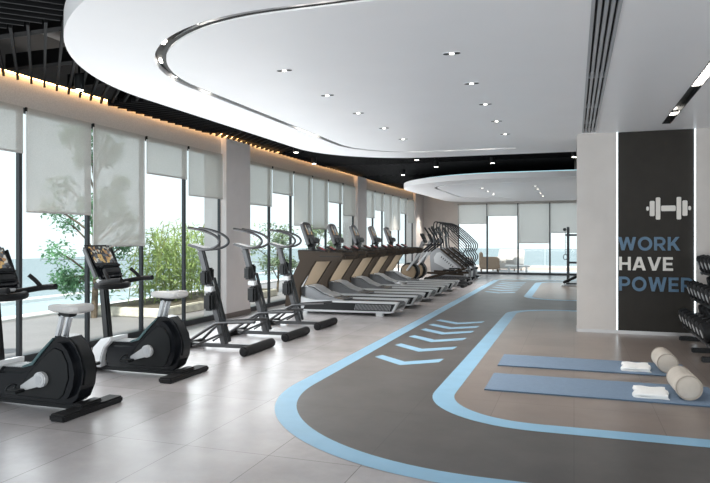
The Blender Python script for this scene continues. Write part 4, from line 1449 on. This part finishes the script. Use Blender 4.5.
def tree(loc, h, clumps, nleaf, size, lab, name, lm, seed, trunk_r=0.06):
    rnd = random.Random(seed)
    e = empty(name, loc)
    tag(e, lab, 'tree' if 'tree' in name else 'shrub', None)
    m = MB()
    m.tube([(0, 0, 0), (0.03, 0.02, h * 0.25), (-0.03, 0.04, h * 0.5), (0.02, 0, h * 0.8)], [trunk_r, trunk_r * .85, trunk_r * .7, trunk_r * .4], 10, smooth=1)
    m.build('trunk', 'bark', e)
    for c_, r_ in clumps:
        m = MB()
        z0 = max(h * 0.2, c_[2] - 0.5)
        m.tube([(0, 0, z0), (c_[0] * 0.5, c_[1] * 0.5, (z0 + c_[2]) / 2 + 0.05), c_], trunk_r * 0.3, 6, smooth=1)
        m.build('branch', 'bark', e)
    def fn(r):
        c_, rr = r.choice(clumps)
        q = Vector((r.gauss(0, 1), r.gauss(0, 1), r.gauss(0, 0.75)))
        q = q.normalized() * (r.random() ** 0.5) * rr
        return (c_[0] + q.x, c_[1] + q.y, c_[2] + q.z)
    leaves(nleaf, fn, size, seed + 1, 0.3, 0.45).build('foliage', lm, e, normals=False, smooth=0)
    return e
rnd = random.Random(3)
cl_ = []
for i in range(32):
    a = rnd.uniform(0, 6.28)
    z = rnd.uniform(0.55, 3.6)
    rad = (0.95 * (1 - abs(z - 1.7) / 2.6)) * rnd.uniform(0.4, 1.0)
    cl_.append(((rad * math.cos(a), rad * math.sin(a), z), rnd.uniform(0.16, 0.34)))
tree((-8.15, 9.35, -0.03), 3.4, cl_, 7500, 0.085, 'loose green tree standing on the terrace behind the second bike', 'garden_tree', 'leaf', 11)

def bamboo(loc, w, h, n, lab, seed):
    rnd = random.Random(seed)
    e = empty('bamboo_shrub', loc)
    tag(e, lab, 'shrub', 'bamboo shrubs in the planter')
    stems = []
    for i in range(26):
        x, y = rnd.uniform(-0.3, 0.3), rnd.uniform(-w / 2, w / 2)
        hh = h * rnd.uniform(0.65, 1.0)
        stems.append((x, y, hh, rnd.uniform(-0.3, 0.3), rnd.uniform(-0.3, 0.3)))
    m = MB()
    for x, y, hh, lx, ly in stems:
        m.tube([(x, y, 0), (x + lx * 0.3, y + ly * 0.3, hh * 0.5), (x + lx, y + ly, hh)], 0.008, 5, smooth=1)
    m.build('cane', 'cane', e)
    def fn(r):
        x, y, hh, lx, ly = r.choice(stems)
        t = r.uniform(0.12, 1.0)
        s = 0.05 + 0.16 * (1 - abs(t - 0.5))
        return (x + lx * t * t + r.gauss(0, s), y + ly * t * t + r.gauss(0, s), hh * t + r.gauss(0, 0.05))
    leaves(n, fn, 0.15, seed + 1, 0.6, 0.17).build('foliage', 'bamboo', e, normals=False, smooth=0)
e = empty('planter_bed', (-7.7, 12.2, -0.03))
tag(e, 'low cream stone planter edging under the bamboo outside', 'planter')
m = MB(); m.box(-0.75, 0.75, -2.6, 2.2, 0, 0.17, 0.02); m.build('kerb', 'planter', e)
m = MB(); m.box(-0.66, 0.66, -2.5, 2.1, 0.17, 0.18); m.build('soil', 'soil', e, smooth=0)
bamboo((-7.75, 10.75, 0.15), 1.5, 1.55, 2600, 'bright green bamboo shrub outside, left half of the clump behind the second bike', 21)
bamboo((-7.75, 12.75, 0.15), 1.6, 1.65, 2600, 'bright green bamboo shrub outside, right half of the clump beside the first wall pier', 31)
def shrub(loc, h, r, n, lab, seed):
    rnd = random.Random(seed)
    cl2 = [((rnd.uniform(-r, r) * 0.8, rnd.uniform(-r, r), rnd.uniform(0.35, 1.0) * h), rnd.uniform(0.15, 0.3)) for _ in range(16)]
    tree(loc, h, cl2, n, 0.09, lab, 'terrace_shrub', 'shrub', seed, 0.03)
shrub((-7.4, 15.3, -0.03), 1.85, 0.6, 2200, 'grey-green bush outside the middle window bay behind the first treadmill', 41)
shrub((-7.4, 18.2, -0.03), 1.75, 0.6, 2200, 'grey-green bush outside beside the second wall pier', 51)

# terrace furniture
e = empty('garden_stool', (-6.78, 5.86, -0.03))
tag(e, 'small white pedestal table on the terrace at the left edge', 'table')
m = MB(); m.lathe([(0.12, 0), (0.13, 0.02), (0.085, 0.18), (0.11, 0.36), (0.17, 0.485)], 24); m.build('pedestal', 'white_paint', e)
m = MB(); m.lathe([(0.20, 0.485), (0.21, 0.495), (0.21, 0.515), (0.20, 0.525)], 28); m.build('table_top', 'white_paint', e)

e = empty('wicker_armchair', (-3.35, 27.2, -0.02), R(100))
tag(e, 'tan wicker armchair on the terrace outside the back windows', 'armchair')
m = MB(); m.box(-0.40, 0.40, -0.40, 0.40, 0.12, 0.36, 0.05); m.build('seat', 'wicker', e)
m = MB(); m.box(-0.42, 0.42, 0.28, 0.42, 0.20, 0.84, 0.05); m.build('backrest', 'wicker', e)
for s in (-1, 1):
    m = MB(); m.box(s * 0.41 - 0.06, s * 0.41 + 0.06, -0.38, 0.40, 0.15, 0.62, 0.045); m.build('armrest', 'wicker', e)
m = MB(); m.box(-0.33, 0.33, -0.38, 0.28, 0.36, 0.48, 0.05); m.build('cushion', 'cushion', e)
for sx in (-1, 1):
    for sy in (-1, 1):
        m = MB(); m.cyl((sx * 0.34, sy * 0.34, 0), (sx * 0.34, sy * 0.34, 0.13), 0.025, seg=10); m.build('leg', 'bark', e)

def sofa(loc, rz, wdt, lab):
    e = empty('garden_sofa', loc, rz)
    tag(e, lab, 'sofa', 'white sofas outside the back windows')
    m = MB(); m.box(-wdt / 2, wdt / 2, -0.4, 0.4, 0.10, 0.36, 0.05); m.build('base', 'cushion', e)
    m = MB(); m.bar((0, 0.36, 0.3), (0, 0.50, 0.92), wdt, 0.16, 0.05, up=(0, 1, 0)); m.build('backrest', 'cushion', e)
    for s in (-1, 1):
        m = MB(); m.box(s * (wdt / 2 - 0.08) - 0.08, s * (wdt / 2 - 0.08) + 0.08, -0.4, 0.42, 0.12, 0.60, 0.05); m.build('armrest', 'cushion', e)
        m = MB(); m.box(s * wdt / 4 - wdt / 4 + 0.06, s * wdt / 4 + wdt / 4 - 0.06, -0.38, 0.30, 0.36, 0.50, 0.05); m.build('seat_cushion', 'cushion', e)
    for sx in (-1, 1):
        for sy in (-1, 1):
            m = MB(); m.cyl((sx * (wdt / 2 - 0.1), sy * 0.33, 0), (sx * (wdt / 2 - 0.1), sy * 0.33, 0.11), 0.025, seg=10); m.build('leg', 'bark', e)
sofa((-2.75, 28.4, -0.02), R(-20), 1.2, 'white cushioned garden sofa behind the wicker armchair outside')
sofa((-4.75, 27.7, -0.02), R(60), 1.2, 'white cushioned garden sofa left of the wicker armchair outside')
e = empty('coffee_table', (-2.15, 26.6, -0.02))
tag(e, 'low white coffee table outside the back windows beside the sofa', 'table')
m = MB(); m.box(-0.5, 0.5, -0.35, 0.35, 0.26, 0.32, 0.02); m.build('table_top', 'white_paint', e)
for sx in (-1, 1):
    m = MB(); m.box(sx * 0.35 - 0.03, sx * 0.35 + 0.03, -0.28, 0.28, 0, 0.26, 0.01); m.build('leg', 'white_paint', e)
